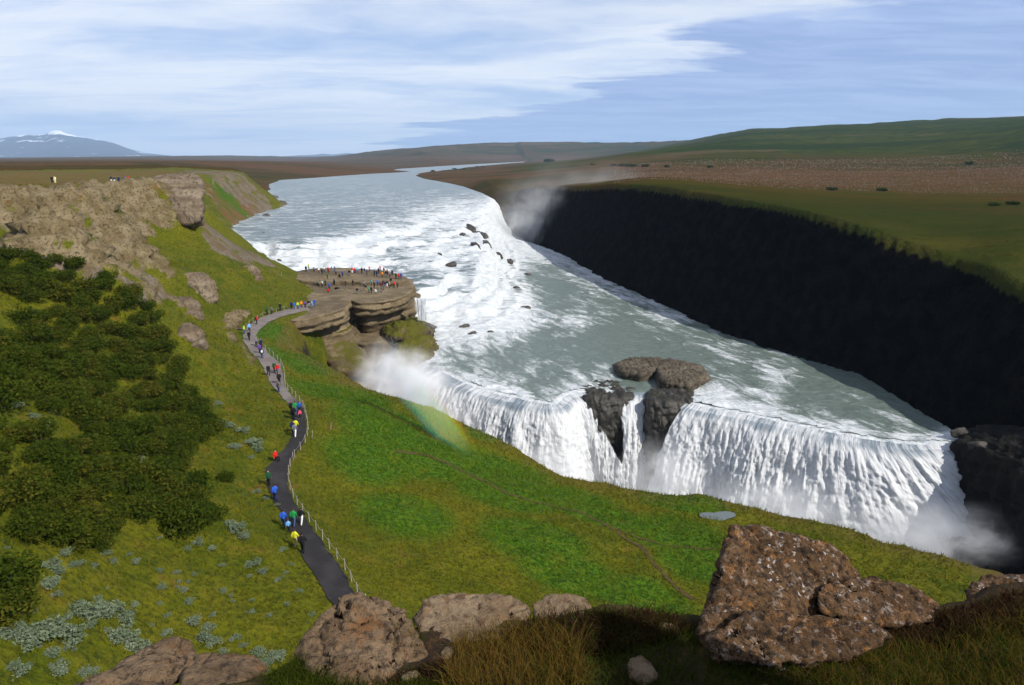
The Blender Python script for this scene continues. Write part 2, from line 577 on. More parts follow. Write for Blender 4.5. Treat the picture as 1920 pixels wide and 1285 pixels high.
BVH0 = BVHTree.FromPolygons([tuple(v) for v in GV], [tuple(f) for f in GF[RR[(GF[:, 0] % nR)] < 3000]])


def hit(u, v):
    """where the view ray through (u, v) meets the land"""
    d = Vector(ray(u, v)).normalized()
    h = BVH0.ray_cast(Vector(CAM), d)
    return np.array(h[0]) if h[0] is not None else None


def ground_at(x, y, top=80):
    h = BVH0.ray_cast(Vector((x, y, top)), Vector((0, 0, -1)))
    return h[0].z if h[0] is not None else 0.0


def ground_n(x, y):
    h = BVH0.ray_cast(Vector((x, y, 80)), Vector((0, 0, -1)))
    return h[1] if h[1] is not None else Vector((0, 0, 1))


def blob_mask(lst, p):
    """union of soft world-space ellipses given as photo pixel centre + radii (m, across / away)"""
    m = np.zeros(len(p))
    for u, v, ra, rb in lst:
        c = hit(u, v)
        if c is None:
            continue
        q = c[:2] / np.linalg.norm(c[:2])
        dx = p - c[:2]
        a = dx[:, 0] * q[1] - dx[:, 1] * q[0]
        b = dx[:, 0] * q[0] + dx[:, 1] * q[1]
        m = np.maximum(m, 1 - sstep(np.sqrt((a / ra) ** 2 + (b / rb) ** 2), 0.55, 1.15))
    return m

# ------------------------------------------------------------------ materials
def material(name):
    m = bpy.data.materials.new(name)
    m.use_nodes = True
    m.node_tree.nodes.clear()
    t = NT(m.node_tree)
    o = t.n('ShaderNodeOutputMaterial')
    return m, t, o


def principled(t, o, col, rough=0.8, normal=None, spec=0.3, **kw):
    b = t.n('ShaderNodeBsdfPrincipled')
    t.put(b.inputs['Base Color'], col)
    t.put(b.inputs['Roughness'], rough)
    b.inputs['Specular IOR Level'].default_value = spec
    if normal is not None:
        t.put(b.inputs['Normal'], normal)
    for k, v in kw.items():
        t.put(b.inputs[k], v)
    t.put(o.inputs['Surface'], b.outputs[0])
    return b


def pos(t):
    return t.n('ShaderNodeNewGeometry').outputs['Position']


def attr(t, name, out='Fac'):
    nd = t.n('ShaderNodeAttribute', attribute_name=name)
    return nd.outputs[out]


def rock_nodes(t, p, c1, c2, c3, scale=1.0):
    a = t.noise(p, 0.35 * scale, 6, 0.62)
    b = t.noise(p, 2.2 * scale, 5, 0.6)
    c = t.mix(t.step(a, 0.35, 0.66), c1, c2)
    c = t.mix(t.step(b, 0.48, 0.72), c, c3)
    return c, t.math('ADD', t.math('MULTIPLY', a, 0.6), t.math('MULTIPLY', b, 0.4))


def make_ground():
    m, t, o = material('turf_and_rock')
    p = pos(t)
    rock, scree, lush, heath = (attr(t, k) for k in ('rock', 'scree', 'lush', 'heath'))
    n1 = t.noise(p, 0.045, 5, 0.6)
    n2 = t.noise(p, 0.33, 6, 0.65)
    n3 = t.noise(p, 2.4, 4, 0.7)
    n4 = t.voro(p, 1.1, rand=1.0)
    # grass: yellow green and mid green tufts, dry reddish patches
    g = t.mix(t.step(n1, 0.38, 0.64), (0.096, 0.100, 0.003), (0.052, 0.070, 0.002))
    g = t.mix(t.step(n2, 0.40, 0.72), g, (0.128, 0.116, 0.006))
    g = t.mix(t.step(n3, 0.42, 0.70, 0, 0.85), g, (0.020, 0.029, 0.002))
    g = t.mix(t.math('MULTIPLY', t.step(n2, 0.57, 0.72), t.step(n1, 0.42, 0.62)), g, (0.105, 0.052, 0.012))
    lu = t.mix(t.step(n3, 0.38, 0.60), (0.060, 0.125, 0.003), (0.018, 0.048, 0.002))
    lu = t.mix(t.step(t.noise(p, 0.8, 4, 0.6), 0.5, 0.68, 0, 0.7), lu, (0.085, 0.118, 0.007))
    g = t.mix(t.math('MULTIPLY', lush, t.step(n2, 0.28, 0.52, 0.3, 1.0)), g, lu)
    he = t.mix(t.step(n2, 0.36, 0.66), (0.150, 0.066, 0.026), (0.095, 0.075, 0.022))
    he = t.mix(t.step(n3, 0.45, 0.7, 0, 0.6), he, (0.050, 0.034, 0.018))
    hm = t.math('MULTIPLY', heath, t.step(t.noise(p, 0.12, 5, 0.65), 0.30, 0.55, 0.25, 1.0))
    g = t.mix(hm, g, he)
    rc, rh = rock_nodes(t, p, (0.116, 0.086, 0.040), (0.205, 0.160, 0.092), (0.030, 0.022, 0.012))
    sc = t.mix(t.step(n3, 0.4, 0.65), (0.165, 0.132, 0.098), (0.085, 0.066, 0.046))
    sc = t.mix(t.step(t.noise(p, 0.2, 5, 0.65), 0.45, 0.62, 0, 0.8), sc, (0.100, 0.070, 0.030))
    brk = t.step(t.math('ADD', t.math('MULTIPLY', scree, 0.72), t.math('ADD', t.math('MULTIPLY', t.math('SUBTRACT', n2, 0.5), 1.3), t.math('MULTIPLY', t.math('SUBTRACT', t.noise(p, 0.11, 4, 0.6), 0.5), 1.4))), 0.46, 0.68)
    c = t.mix(brk, g, sc)
    n5 = t.noise(p, 0.16, 5, 0.65)
    brk2 = t.step(t.math('ADD', t.math('MULTIPLY', rock, 0.74), t.math('ADD', t.math('MULTIPLY', t.math('SUBTRACT', n2, 0.5), 1.2), t.math('MULTIPLY', t.math('SUBTRACT', n5, 0.5), 1.6))), 0.42, 0.60)
    c = t.mix(brk2, c, rc)
    dark = attr(t, 'basalt_and_shade')
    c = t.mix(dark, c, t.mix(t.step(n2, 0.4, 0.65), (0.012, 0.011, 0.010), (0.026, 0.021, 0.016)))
    h = t.math('ADD', t.math('MULTIPLY', n3, 0.35), t.math('ADD', n2, t.math('MULTIPLY', n4, -0.25)))
    principled(t, o, c, 0.95, t.bump(h, 0.9, 0.55), 0.12)
    return m


M_GROUND = make_ground()


def make_far():
    m, t, o = material('far_moorland')
    p = pos(t)
    heath, green, dark = attr(t, 'heath'), attr(t, 'lush'), attr(t, 'basalt_and_shade')
    ps = t.scale(p, (0.5, 1.3, 1.0))
    n1 = t.noise(ps, 0.012, 7, 0.62)
    n2 = t.noise(ps, 0.075, 6, 0.66)
    n3 = t.noise(p, 0.6, 4, 0.7)
    c = t.mix(t.step(n1, 0.40, 0.60), (0.048, 0.040, 0.009), (0.062, 0.034, 0.012))
    c = t.mix(t.step(n2, 0.45, 0.66), c, (0.0409, 0.0434, 0.0074))
    br = t.mix(t.step(n2, 0.36, 0.62), (0.105, 0.056, 0.030), (0.078, 0.048, 0.022))
    br = t.mix(t.step(n3, 0.52, 0.72, 0, 0.7), br, (0.0496, 0.0279, 0.0155))
    c = t.mix(t.math('MULTIPLY', heath, t.step(n1, 0.26, 0.50, 0.55, 1.0)), c, br)
    gr = t.mix(t.step(n2, 0.40, 0.62), (0.046, 0.058, 0.009), (0.013, 0.026, 0.005))
    gr = t.mix(t.step(n3, 0.5, 0.72, 0, 0.5), gr, (0.0124, 0.0223, 0.0037))
    c = t.mix(t.math('MULTIPLY', green, t.step(n1, 0.30, 0.52, 0.5, 1.0)), c, gr)
    px, py, pz = t.sep(p)
    bn = t.noise(t.comb(t.math('MULTIPLY', px, 0.0016), t.math('MULTIPLY', py, 0.007), t.math('MULTIPLY', pz, 0.03)), 1.0, 6, 0.62, 0.8)
    c = t.mix(t.math('MULTIPLY', t.step(bn, 0.50, 0.60), t.step(pz, 24.0, 40.0, 0.5, 0.9)), c, (0.018, 0.030, 0.008))
    c = t.mix(t.math('MULTIPLY', t.step(bn, 0.44, 0.36), t.step(pz, 24.0, 40.0, 0.45, 0.75)), c, (0.085, 0.060, 0.030))
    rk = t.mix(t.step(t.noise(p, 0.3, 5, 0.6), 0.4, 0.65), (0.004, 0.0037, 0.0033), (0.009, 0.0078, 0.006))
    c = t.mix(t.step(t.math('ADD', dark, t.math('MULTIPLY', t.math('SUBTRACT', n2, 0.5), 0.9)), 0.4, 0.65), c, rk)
    h = t.math('ADD', n2, t.math('MULTIPLY', n3, 0.4))
    principled(t, o, c, 1.0, t.bump(h, 1.0, 2.2), 0.0)
    return m


M_FAR = make_far()

# ------------------------------------------------------------------ masks and the land objects
near = np.where(RR[np.tile(np.arange(nR), nT)] < 700)[0]
pn = GXY[near]
mk = {k: np.zeros(len(GXY)) for k in ('rock', 'scree', 'lush', 'heath', 'basalt_and_shade')}
ROCKS = [(20, 400, 20, 9), (100, 410, 16, 8), (170, 405, 14, 8), (60, 450, 9, 5), (215, 395, 9, 8), (190, 450, 6, 7), (265, 375, 8, 7), (135, 380, 16, 5),
         (365, 535, 3.0, 3.2), (340, 580, 2.8, 3), (350, 632, 1.6, 2.0), (465, 508, 1.6, 5),
         (30, 372, 18, 4), (230, 365, 14, 3), (300, 352, 10, 3)]
SCREE = [(205, 470, 5, 7), (225, 505, 3.5, 6), (262, 525, 3, 5), (285, 540, 2.5, 4), (150, 500, 3, 5), (120, 482, 4, 4), (175, 430, 5, 7), (420, 455, 7, 12), (455, 470, 6, 10), (395, 430, 5, 9),
         (485, 485, 5, 7), (245, 545, 2.5, 3), (320, 560, 3, 2.5), (470, 370, 12, 26), (500, 352, 25, 60), (430, 330, 30, 45), (460, 318, 30, 60)]
HEATH = [(700, 306, 400, 600), (350, 318, 90, 60), (420, 322, 60, 60), (60, 314, 160, 200), (380, 345, 8, 12), (440, 410, 10, 22), (300, 326, 30, 40), (480, 300, 1500, 1200), (120, 334, 25, 10)]
LUSH = [(640, 740, 9, 9), (720, 790, 8, 10), (800, 850, 9, 9), (900, 870, 9, 8), (1050, 930, 9, 5), (950, 930, 8, 6), (1130, 970, 8, 5), (1260, 1000, 7, 7), (1280, 940, 7, 5), (760, 960, 6, 6),
        (1080, 1080, 7, 5), (1200, 1120, 6, 5), (870, 800, 10, 6), (560, 680, 8, 9), (1000, 1010, 7, 6), (690, 860, 6, 8), (960, 880, 7, 5), (430, 380, 10, 30), (500, 620, 6, 8), (1150, 900, 9, 3), (1320, 1060, 6, 5)]
mk['rock'][near] = blob_mask(ROCKS, pn)
mk['scree'][near] = blob_mask(SCREE, pn)
mk['lush'][near] = blob_mask(LUSH, pn)
mk['heath'][near] = blob_mask([(380, 345, 8, 12), (440, 410, 10, 22), (470, 395, 8, 20), (350, 322, 25, 20)], pn)
left = GL == 0
gr_ = np.hypot(GXY[:, 0], GXY[:, 1])
mk['rock'] = np.where(left, np.maximum(mk['rock'], sstep(GSL, 1.0, 1.6) * (GSD > 6) * (gr_ > 60)), 0)
mk['scree'] = np.where(left & (gr_ > 190) & (gr_ < 700), np.maximum(mk['scree'], 0.75 * (1 - sstep(GSD, 0, 5))), mk['scree'])
mk['basalt_and_shade'] = np.where(left & (GSD < -1.5) & (gr_ < 150), 1.0, 0)
mk['heath'] = np.where(left & (gr_ < 430), np.maximum(mk['heath'], 0.75 * sstep(GZ, 24.5, 26.0) * (gr_ > 100)), mk['heath'])
mk['heath'] = np.where(left & (gr_ < 150) & (GZ < 0), np.maximum(mk['heath'], 0.55 * (1 - sstep(GSD, 1.5, 7.0))), mk['heath'])
# right / far land
u_th = np.degrees(np.arctan2(GXY[:, 0], GXY[:, 1]))
hn = fbm(GXY[:, 0], GXY[:, 1], 260, 4, 41)
right = ~left
mk['basalt_and_shade'] = np.where(right, np.clip(np.maximum(sstep(RIMDEPTH, 0.4, 3.5), sstep(GSL, 1.2, 2.6) * (u_th < 4)) * (gr_ < 800), 0, 1), mk['basalt_and_shade'])  # wall band below the rim also darkened to stand in for shade
far_m = right | (gr_ > 430)
plain = np.exp(-((np.log(gr_) - math.log(560)) / 0.38) ** 2) * sstep(u_th, 6, 14) + np.exp(-((np.log(gr_) - math.log(900)) / 0.45) ** 2) * (1 - sstep(u_th, 8, 16)) * 0.9
hills = sstep(GZ, 36, 48)
mk['heath'] = np.where(far_m, np.clip(plain * 1.1 + hills * sstep(hn + 0.002 * (GZ - 70), 0.0, 0.25) * sstep(-u_th, -16, -4) + (gr_ > 1100) * (1 - hills) * 0.9 * (1 - sstep(u_th, 4, 12)), 0, 1), mk['heath'])
mk['lush'] = np.where(far_m, np.clip(hills * sstep(u_th + hn * 20, 4, 15) * 0.95 + (1 - sstep(gr_, 130, 330)) * 0.45 * right + sstep(hn, 0.15, 0.3) * 0.5 * (gr_ > 700)
                                     + np.exp(-((np.log(gr_) - math.log(1500)) / 0.3) ** 2) * sstep(u_th, -2, 3) * 0.9, 0, 1), mk['lush'])

# rugged relief where the ground is bare rock: push along the surface normal
nx = -_dr * np.sin(tt) - _dt * np.cos(tt)
ny = -_dr * np.cos(tt) + _dt * np.sin(tt)
NRM = np.stack([nx.ravel(), ny.ravel(), np.ones(len(GXY))], 1)
NRM /= np.linalg.norm(NRM, axis=1)[:, None]
amp = np.where(gr_ < 700, mk['rock'] * 2.1 + (mk['basalt_and_shade'] * 1.3 * right), 0)
am = amp > 0.01
rid = np.zeros(len(GV))
ga = GV[am] * np.array([1, 1, 1.5])
rid[am] = noise3(ga, 5.5, 5, 71, 0.6, ridge=True) - 0.55 + noise3(ga, 1.9, 3, 75, 0.6, ridge=True) * 0.45 - 0.2
GV = GV + NRM * (rid * amp)[:, None]
strat = np.sin(GV[:, 2] * 3.1 + fbm(GXY[:, 0], GXY[:, 1], 12, 3, 81) * 2.5)
GV[:, :2] += NRM[:, :2] * (strat * 0.35 * amp)[:, None]


def land_object(name, fmask, mat, keep):
    f = GF[fmask]
    v, f, a = compact(GV, f, {k: mk[k] for k in keep})
    return link(name, mesh_np(name, v, f, True, a, (mat,)), kind='structure')


fj = GF[:, 0] % nR
fr = RR[fj]
fleft = left[GF].any(1)
deep = (GZ[GF] < -40).all(1)
fnear = fleft & (fr < 470) & ~deep
land_object('grass_slope', fnear, M_GROUND, ('rock', 'scree', 'lush', 'heath', 'basalt_and_shade'))
fwall = ~fleft & (fr < 520) & ~deep & ((GSD[GF] < 60).all(1))
land_object('canyon_wall', fwall, M_FAR, ('heath', 'lush', 'basalt_and_shade'))
frest = ~fnear & ~fwall & ~deep
fh = frest & (fr > 900) & (GZ[GF[:, 0]] > 36)
land_object('hills', fh, M_FAR, ('heath', 'lush', 'basalt_and_shade'))
land_object('ground', frest & ~fh, M_FAR, ('heath', 'lush', 'basalt_and_shade'))

# ------------------------------------------------------------------ water
wc = list(SHORE_L[:N_SHORE]) + list(RB_px[1:]) + list(RB_px2) + [
    (700, 345, 5.3), (650, 380, 4.8), (720, 402, 4.6), (600, 430, 4.3), (850, 365, 5.0), (800, 390, 4.8), (540, 440, 4.2), (640, 360, 5.0),
    (484, 464, 3.9), (520, 463, 3.9), (560, 462, 3.9), (614, 457, 4.0), (651, 442, 4.2), (700, 434, 4.2), (740, 428, 4.3), (770, 421, 4.4), (800, 402, 4.6), (850, 388, 4.8), (889, 380, 4.9), (925, 376.5, 5.0),
    (500, 484, 0.6), (530, 490, 0.2), (570, 494, 0.0), (610, 495, -0.3), (654, 494, -0.4), (690, 484, 0.2), (717, 474, 0.8), (760, 455, 1.8), (790, 438, 2.6), (825, 415, 3.2), (870, 402, 3.4),
    (740, 470, 0.6), (810, 455, 1.2), (850, 440, 1.6), (690, 500, -0.9), (764, 515, -1.8), (826, 528, -2.4), (857, 500, -1.5), (893, 526, -3.0), (840, 475, -0.2), (880, 450, 0.9), (900, 462, 0.2), (872, 421, 2.2), (905, 408, 2.0),
    (922, 468, -1.5), (934, 482, -4.5), (932, 424, -3.5), (940, 410, -6.0), (950, 452, -9.4), (968, 482, -10.0), (985, 505, -10.3), (948, 505, -8.0), (920, 525, -5.0),
    (1000, 560, -10.7), (965, 545, -9.0), (1050, 650, -11), (1200, 650, -11.2), (900, 650, -11), (825, 660, -11), (850, 605, -9.8), (835, 570, -6.5), (803, 545, -3.0), (797, 600, -9.2), (872, 560, -6.0), (905, 595, -9.0), (935, 562, -7.8), (965, 605, -10.6),
    (548, 506, -0.9), (600, 500, -1.0), (650, 502, -1.2), (720, 505, -1.5), (778, 528, -2.2), (780, 545, -2.6), (880, 620, -10.3), (930, 630, -10.8),
    (740, 640, -11), (780, 650, -11)]
LIPQ = [(800, 694), (884, 731), (964, 752), (1045, 764), (1180, 742), (1297, 764), (1400, 784), (1600, 827), (1777, 842), (1950, 900)]
wpts = np.array([at_z(*q) for q in wc] + [at_z(u, v, -11.35) for u, v in LIPQ])
TW = TPS(lp(wpts), wpts[:, 2], smooth=0.0005)

fc = [(525, 345, .05), (700, 330, .0), (700, 345, .12), (620, 338, .15), (850, 350, .0), (640, 372, .1), (760, 370, .22), (620, 395, .2), (560, 410, .22), (700, 395, .28), (800, 372, .3), (850, 372, .45), (890, 372, .5),
      (480, 430, .2), (560, 440, .18), (500, 455, .3), (560, 455, .3), (640, 430, .3), (700, 415, .35), (760, 405, .45), (820, 385, .6), (870, 380, .7), (925, 376, .75), (890, 390, 1), (930, 395, 1),
      (490, 475, 1), (560, 476, 1), (620, 470, 1), (660, 460, .95), (720, 448, .9), (780, 432, .9), (830, 410, .9), (600, 492, .9), (680, 488, .8), (740, 468, .35), (800, 452, .45), (770, 480, .85), (850, 445, .7), (820, 460, .9), (870, 430, .8), (900, 420, .9),
      (715, 500, .6), (660, 500, .4), (560, 502, .3), (775, 515, .2), (830, 528, .2), (850, 500, .6), (885, 510, .25), (830, 490, .7), (895, 490, .9), (920, 500, 1.0), (935, 470, 1.0), (800, 545, .85), (850, 555, 1), (900, 560, 1), (830, 590, 1), (880, 600, .95), (930, 590, .95), (960, 560, .7), (985, 540, .5), (1000, 520, .3), (960, 525, .6),
      (940, 430, 1), (960, 460, .9), (985, 480, .6), (1010, 490, .5), (1060, 510, .45), (1010, 530, .22), (1050, 570, .25), (1100, 540, .4), (1020, 600, .6), (1080, 608, .6), (960, 620, .75), (900, 630, .7), (840, 630, .75), (830, 660, .6), (900, 660, .5), (960, 660, .35), (1010, 640, .25), (1100, 640, .2), (1150, 600, .25), (1200, 640, .2), (1250, 610, .45), (1300, 660, .25), (1350, 650, .4), (1400, 680, .3), (1450, 700, .5), (1600, 750, .3), (1700, 790, .35),
      (850, 690, .3), (920, 700, .4), (1000, 690, .45), (1000, 720, .35), (1060, 720, .5), (1100, 690, .3), (1180, 730, .15), (1200, 705, .05), (1340, 740, .6), (1400, 740, .5), (1480, 770, .5), (1560, 790, .45), (1650, 820, .45), (1740, 820, .4), (1500, 740, .35), (1130, 700, .5), (1090, 705, .55), (800, 680, .5), (884, 728, .75), (964, 750, .8), (1297, 772, .85), (1575, 835, .85), (1750, 838, .85)]
fz = TW(lp(np.array([at_z(u, v, -4)[:2] for u, v, _ in fc])))
fpts = np.array([at_z(u, v, z)[:2] for (u, v, _), z in zip(fc, fz)])
for _ in range(4):
    fz = TW(lp(fpts))
    fpts = np.array([at_z(u, v, z)[:2] for (u, v, _), z in zip(fc, fz)])
TFO = TPS(lp(fpts), np.array([q[2] for q in fc]), smooth=0.0005)

LIPC = resample(LIP, 900)
LOWER = np.vstack([LIP[:, :2], LIP[-1:, :2] + np.array([[60, -25]]), pix(RIM)[::-1][:, :2]])


def step_z(p):
    """cascade bed cut into ledges: flat treads and short drops"""
    z = TW(lp(p))
    x, y = p[:, 0], p[:, 1]
    r = np.hypot(x, y)
    h = 2.3
    ph = z / h + fbm(x, y, 30, 3, 93) * 0.9 + fbm(x, y, 7, 2, 94) * 0.30
    fr = ph - np.floor(ph)
    tz = z + h * (sstep(fr, 0.58, 0.98) - fr)
    m_ = sstep(z, -10.4, -9.0) * (1 - sstep(z, 3.3, 4.1)) * (1 - sstep(r, 400, 470))
    return z * (1 - m_) + tz * m_


def water_z(p):
    z = step_z(p)
    fo = np.clip(TFO(lp(p)), 0, 1)
    r = np.hypot(p[:, 0], p[:, 1])
    x, y = p[:, 0], p[:, 1]
    z = z + fbm(x, y, 2.6, 3, 91) * 0.16 * (1 + 1.6 * fo) * (r < 700) + fbm(x * 0.55, y, 7, 3, 95, ridge=True) * (0.10 + 0.75 * fo ** 2) * (1 - sstep(r, 350, 900) * 0.6)
    return z, fo


WT = np.radians(np.linspace(-23, 47, 520))
WR = np.r_[np.exp(np.arange(math.log(88), math.log(650), 0.0046)), np.exp(np.arange(math.log(650), math.log(5200), 0.02))]
wt_, wr_ = np.meshgrid(WT, WR, indexing='ij')
WXY = np.stack([(np.sin(wt_) * wr_).ravel(), (np.cos(wt_) * wr_).ravel()], 1)
d_l, _, _ = poly_near(WXY, LB[:, :2])
in_l = inside(WXY, LEFT_POLY)
d_r, _, _ = poly_near(WXY, RB[:, :2])
in_r = inside(WXY, RIGHT_POLY)
d_lip, _, _ = poly_near(WXY, LIPC[::6, :2])
in_low = inside(WXY, LOWER)
wgood = ~((in_l & (d_l > 14)) | (in_r & (d_r > 17)) | ((d_lip > 8) & (WXY[:, 0] > 75)) | in_low | (d_lip < 2.4))
wgood &= ~((WXY[:, 0] < -20.5) & (WXY[:, 1] < 158) & (WXY[:, 1] > 90))
wgood &= ~((WXY[:, 1] < 100) & (WXY[:, 0] < 40)) & (WXY[:, 1] > 94)
WZ, WFO = water_z(WXY)
# down-slope coordinates so that foam runs with the fall
_wz = step_z(WXY).reshape(len(WT), len(WR))
wdr = np.gradient(_wz, axis=1) / np.gradient(WR)[None, :]
wdt = np.gradient(_wz, axis=0) / (np.gradient(WT)[:, None] * WR[None, :])
wsl = np.hypot(wdr, wdt).ravel()
WFO = np.clip(WFO * 0.72 + 0.45 * sstep(wsl, 0.10, 0.5), 0, 1)
WV = np.column_stack([WXY, WZ])
WF = grid_faces(len(WT), len(WR))
WF = WF[wgood[WF].all(1)]


def make_water():
    m, t, o = material('glacial_water')
    p = pos(t)
    foam = attr(t, 'foam')
    px, py, pz = t.sep(p)
    al = t.math('ADD', t.math('MULTIPLY', px, 0.45), t.math('MULTIPLY', py, -0.89))
    ac = t.math('ADD', t.math('MULTIPLY', px, 0.89), t.math('MULTIPLY', py, 0.45))
    up = t.step(pz, -10.7, -9.9)
    qa = t.comb(t.math('MULTIPLY', px, 0.42), py, t.math('MULTIPLY', pz, 0.5))
    qb = t.comb(ac, t.math('MULTIPLY', al, 0.38), 0.0)

    def both(sc, det, ro, di):
        mf = t.n('ShaderNodeMix', data_type='FLOAT')
        t.put(mf.inputs[0], up)
        t.put(mf.inputs[2], t.noise(qb, sc, det, ro, di))
        t.put(mf.inputs[3], t.noise(qa, sc, det, ro, di))
        return mf.outputs[0]
    n1 = both(0.10, 6, 0.62, 0.6)
    n2 = both(0.42, 6, 0.66, 0.8)
    n3 = t.noise(p, 1.7, 4, 0.65)
    k = t.math('ADD', t.math('MULTIPLY', t.math('SUBTRACT', n1, 0.5), 1.1), t.math('MULTIPLY', t.math('SUBTRACT', n2, 0.5), 1.5))
    k = t.math('ADD', k, t.math('MULTIPLY', t.math('SUBTRACT', n3, 0.5), 0.45))
    # thin white lines of broken water lying across the current
    st1 = t.noise(t.comb(t.math('MULTIPLY', px, 0.045), t.math('MULTIPLY', py, 0.17), 0.0), 1.0, 6, 0.6, 0.7)
    line = t.math('SUBTRACT', 1.0, t.math('MULTIPLY', t.math('ABSOLUTE', t.math('SUBTRACT', st1, 0.5)), 11.0), clamp=True)
    k = t.math('ADD', k, t.math('MULTIPLY', t.math('MULTIPLY', line, up), t.math('MULTIPLY', n2, 1.05)))
    f = t.step(t.math('ADD', t.math('MULTIPLY', foam, t.step(pz, -10.4, -9.4, 1.75, 1.10)), t.math('MULTIPLY', k, t.step(foam, 0.5, 1.0, 1.0, 0.55))), 0.40, 0.90)
    deep = t.mix(t.step(pz, -11.0, -2.0), (0.120, 0.152, 0.132), (0.108, 0.144, 0.152))
    deep = t.mix(t.step(n2, 0.4, 0.7, 0, 0.4), deep, (0.14, 0.185, 0.175))
    wh = t.mix(t.step(t.noise(qa, 0.9, 6, 0.7, 0.5), 0.36, 0.66), (0.44, 0.48, 0.50), (0.66, 0.67, 0.68))
    c = t.mix(f, deep, wh)
    h = t.math('ADD', t.math('MULTIPLY', n2, 0.8), t.math('MULTIPLY', t.noise(t.scale(p, (0.6, 1.0, 1.0)), 1.1, 5, 0.6), 0.55))
    rough = t.math('ADD', t.math('MULTIPLY', f, 0.5), 0.28)
    principled(t, o, c, rough, t.bump(h, 1.0, 0.8), 0.35)
    return m


M_WATER = make_water()
wcell = WF
far_cell = WR[WF[:, 0] % len(WR)] > 60000
zc = WZ[WF].mean(1)
# the pool above the lower fall, the white cascade, and the calm river above it are one sheet cut in three
casc = (wsl[WF].mean(1) > 0.10) | ((zc < 2.4) & (zc > -9.6))
casc &= WR[WF[:, 0] % len(WR)] < 520
for nm, msk in (('cascade', casc), ('river', ~casc & (zc > 0)), ('pool', ~casc & (zc <= 0))):
    v, f, a = compact(WV, WF[msk], {'foam': WFO})
    link(nm, mesh_np(nm, v, f, True, a, (M_WATER,)), kind='structure')

# ------------------------------------------------------------------ lower fall: water curling over the lip and down into the gorge
NS, NQ = 1000, 170
lipc = resample(LIP, NS)
tan = np.gradient(lipc[:, :2], axis=0)
ker = np.hanning(121)
ker /= ker.sum()
tan = np.stack([np.convolve(np.pad(tan[:, k], 60, 'edge'), ker, 'valid') for k in (0, 1)], 1)
tan /= np.linalg.norm(tan, axis=1)[:, None]
nrm = np.stack([tan[:, 1], -tan[:, 0]], 1)      # towards the gorge (and the viewer)
arc = np.r_[0, np.cumsum(np.linalg.norm(np.diff(lipc[:, :2], axis=0), axis=1))]
lip_u = np.interp(arc, np.r_[0, np.cumsum(np.linalg.norm(np.diff(LIP[:, :2], axis=0), axis=1))], [700, 742, 800, 884, 964, 1045, 1085, 1180, 1225, 1297, 1400, 1500, 1600, 1700, 1777, 1850])
q = np.linspace(0, 1, NQ)
NUP = 28
run = np.r_[np.linspace(-6.0, 0, NUP), np.zeros(NQ - NUP)]
tm = np.r_[np.zeros(NUP), np.linspace(0, 2.45, NQ - NUP + 1)[1:]]
S, Q = np.meshgrid(np.arange(NS), np.arange(NQ), indexing='ij')
sA = arc[S]
vel = 3.2 + 1.7 * fbm(sA.ravel(), np.zeros(S.size), 11, 4, 101, 0.6).reshape(S.shape)
TM = tm[Q]
drop = 0.5 * 9.8 * TM ** 2 * 0.92
outw = run[Q] + vel * TM
rope = fbm(sA.ravel() * 1.0, drop.ravel() * 0.10 + 3, 4.2, 5, 103, 0.55).reshape(S.shape)
rope2 = fbm(sA.ravel(), drop.ravel() * 0.25, 0.9, 3, 107, 0.6).reshape(S.shape)
clump = fbm(sA.ravel() * 0.8, drop.ravel() * 0.5 + 11, 3.0, 4, 109, 0.55).reshape(S.shape)
fluff = fbm(sA.ravel(), drop.ravel() * 0.8 + 23, 1.3, 4, 113, 0.6, True).reshape(S.shape) - 0.3
grow = np.clip(drop / 5.0, 0, 1)
outw = outw + (rope * 2.0 + clump * 0.8 + fluff * 0.42) * grow + rope2 * 0.55 * np.clip(drop / 1.2, 0, 1)
# crest rises and rounds
upz = np.where(run[Q] < 0, 0.0, 0.0) + 0.10 - 0.50 * sstep(run[Q], -2.6, 0.3) ** 1.3 + rope2 * 0.22 * sstep(run[Q], -3.5, 0)
lipU0 = lip_u[S]
flare = drop * 1.15 * sstep(lipU0, 1500, 1790)
pX = lipc[S, 0] + tan[S, 0] * flare + nrm[S, 0] * outw + tan[S, 0] * clump * 0.25 * grow
pY = lipc[S, 1] + tan[S, 1] * flare + nrm[S, 1] * outw + tan[S, 1] * clump * 0.25 * grow
base = TW(lp(np.stack([pX.ravel(), pY.ravel()], 1))).reshape(S.shape)
base = np.where(run[Q] < 0, base, base[:, NUP - 1:NUP])
base = np.minimum(base, -10.9)
wave = fbm(pX.ravel(), pY.ravel(), 2.6, 3, 91).reshape(S.shape) * 0.2 * (run[Q] < 0)
pZ = base + upz + wave - drop
LU = lip_u[S]
# gaps where the rock pillars stand clear of the water
g1 = sstep(LU, 1088 + drop * 6.5, 1098 + drop * 6.5) * (1 - sstep(LU, 1166, 1184))
g2 = sstep(LU, 1212 + drop * 1.3, 1226 + drop * 1.3) * (1 - sstep(LU, 1280 - drop * 1.6, 1298 - drop * 1.6))
gap = np.maximum(g1 * 0.62, g2)
gap = gap * sstep(run[Q] + drop * 3, -1.0, 1.0)
end = 1 - sstep(LU, 1818, 1850)
cover = np.clip((1 - gap * 1.3) * end, 0, 1)
fo = np.clip(sstep(run[Q], -4.5, 0.0) * 0.35 + sstep(drop, 0.05, 1.6) * 0.62 + 0.20, 0, 1)
pool_fo = np.clip(TFO(lp(np.stack([pX.ravel(), pY.ravel()], 1))), 0, 1).reshape(S.shape)
fo = np.where(run[Q] + drop < 0, np.maximum(pool_fo, fo * sstep(run[Q], -2.2, 0.0)), fo)
CV = np.stack([pX.ravel(), pY.ravel(), pZ.ravel()], 1)
CF = grid_faces(NS, NQ)[:, ::-1]
CF = CF[(cover.ravel()[CF] > 0.04).any(1)]


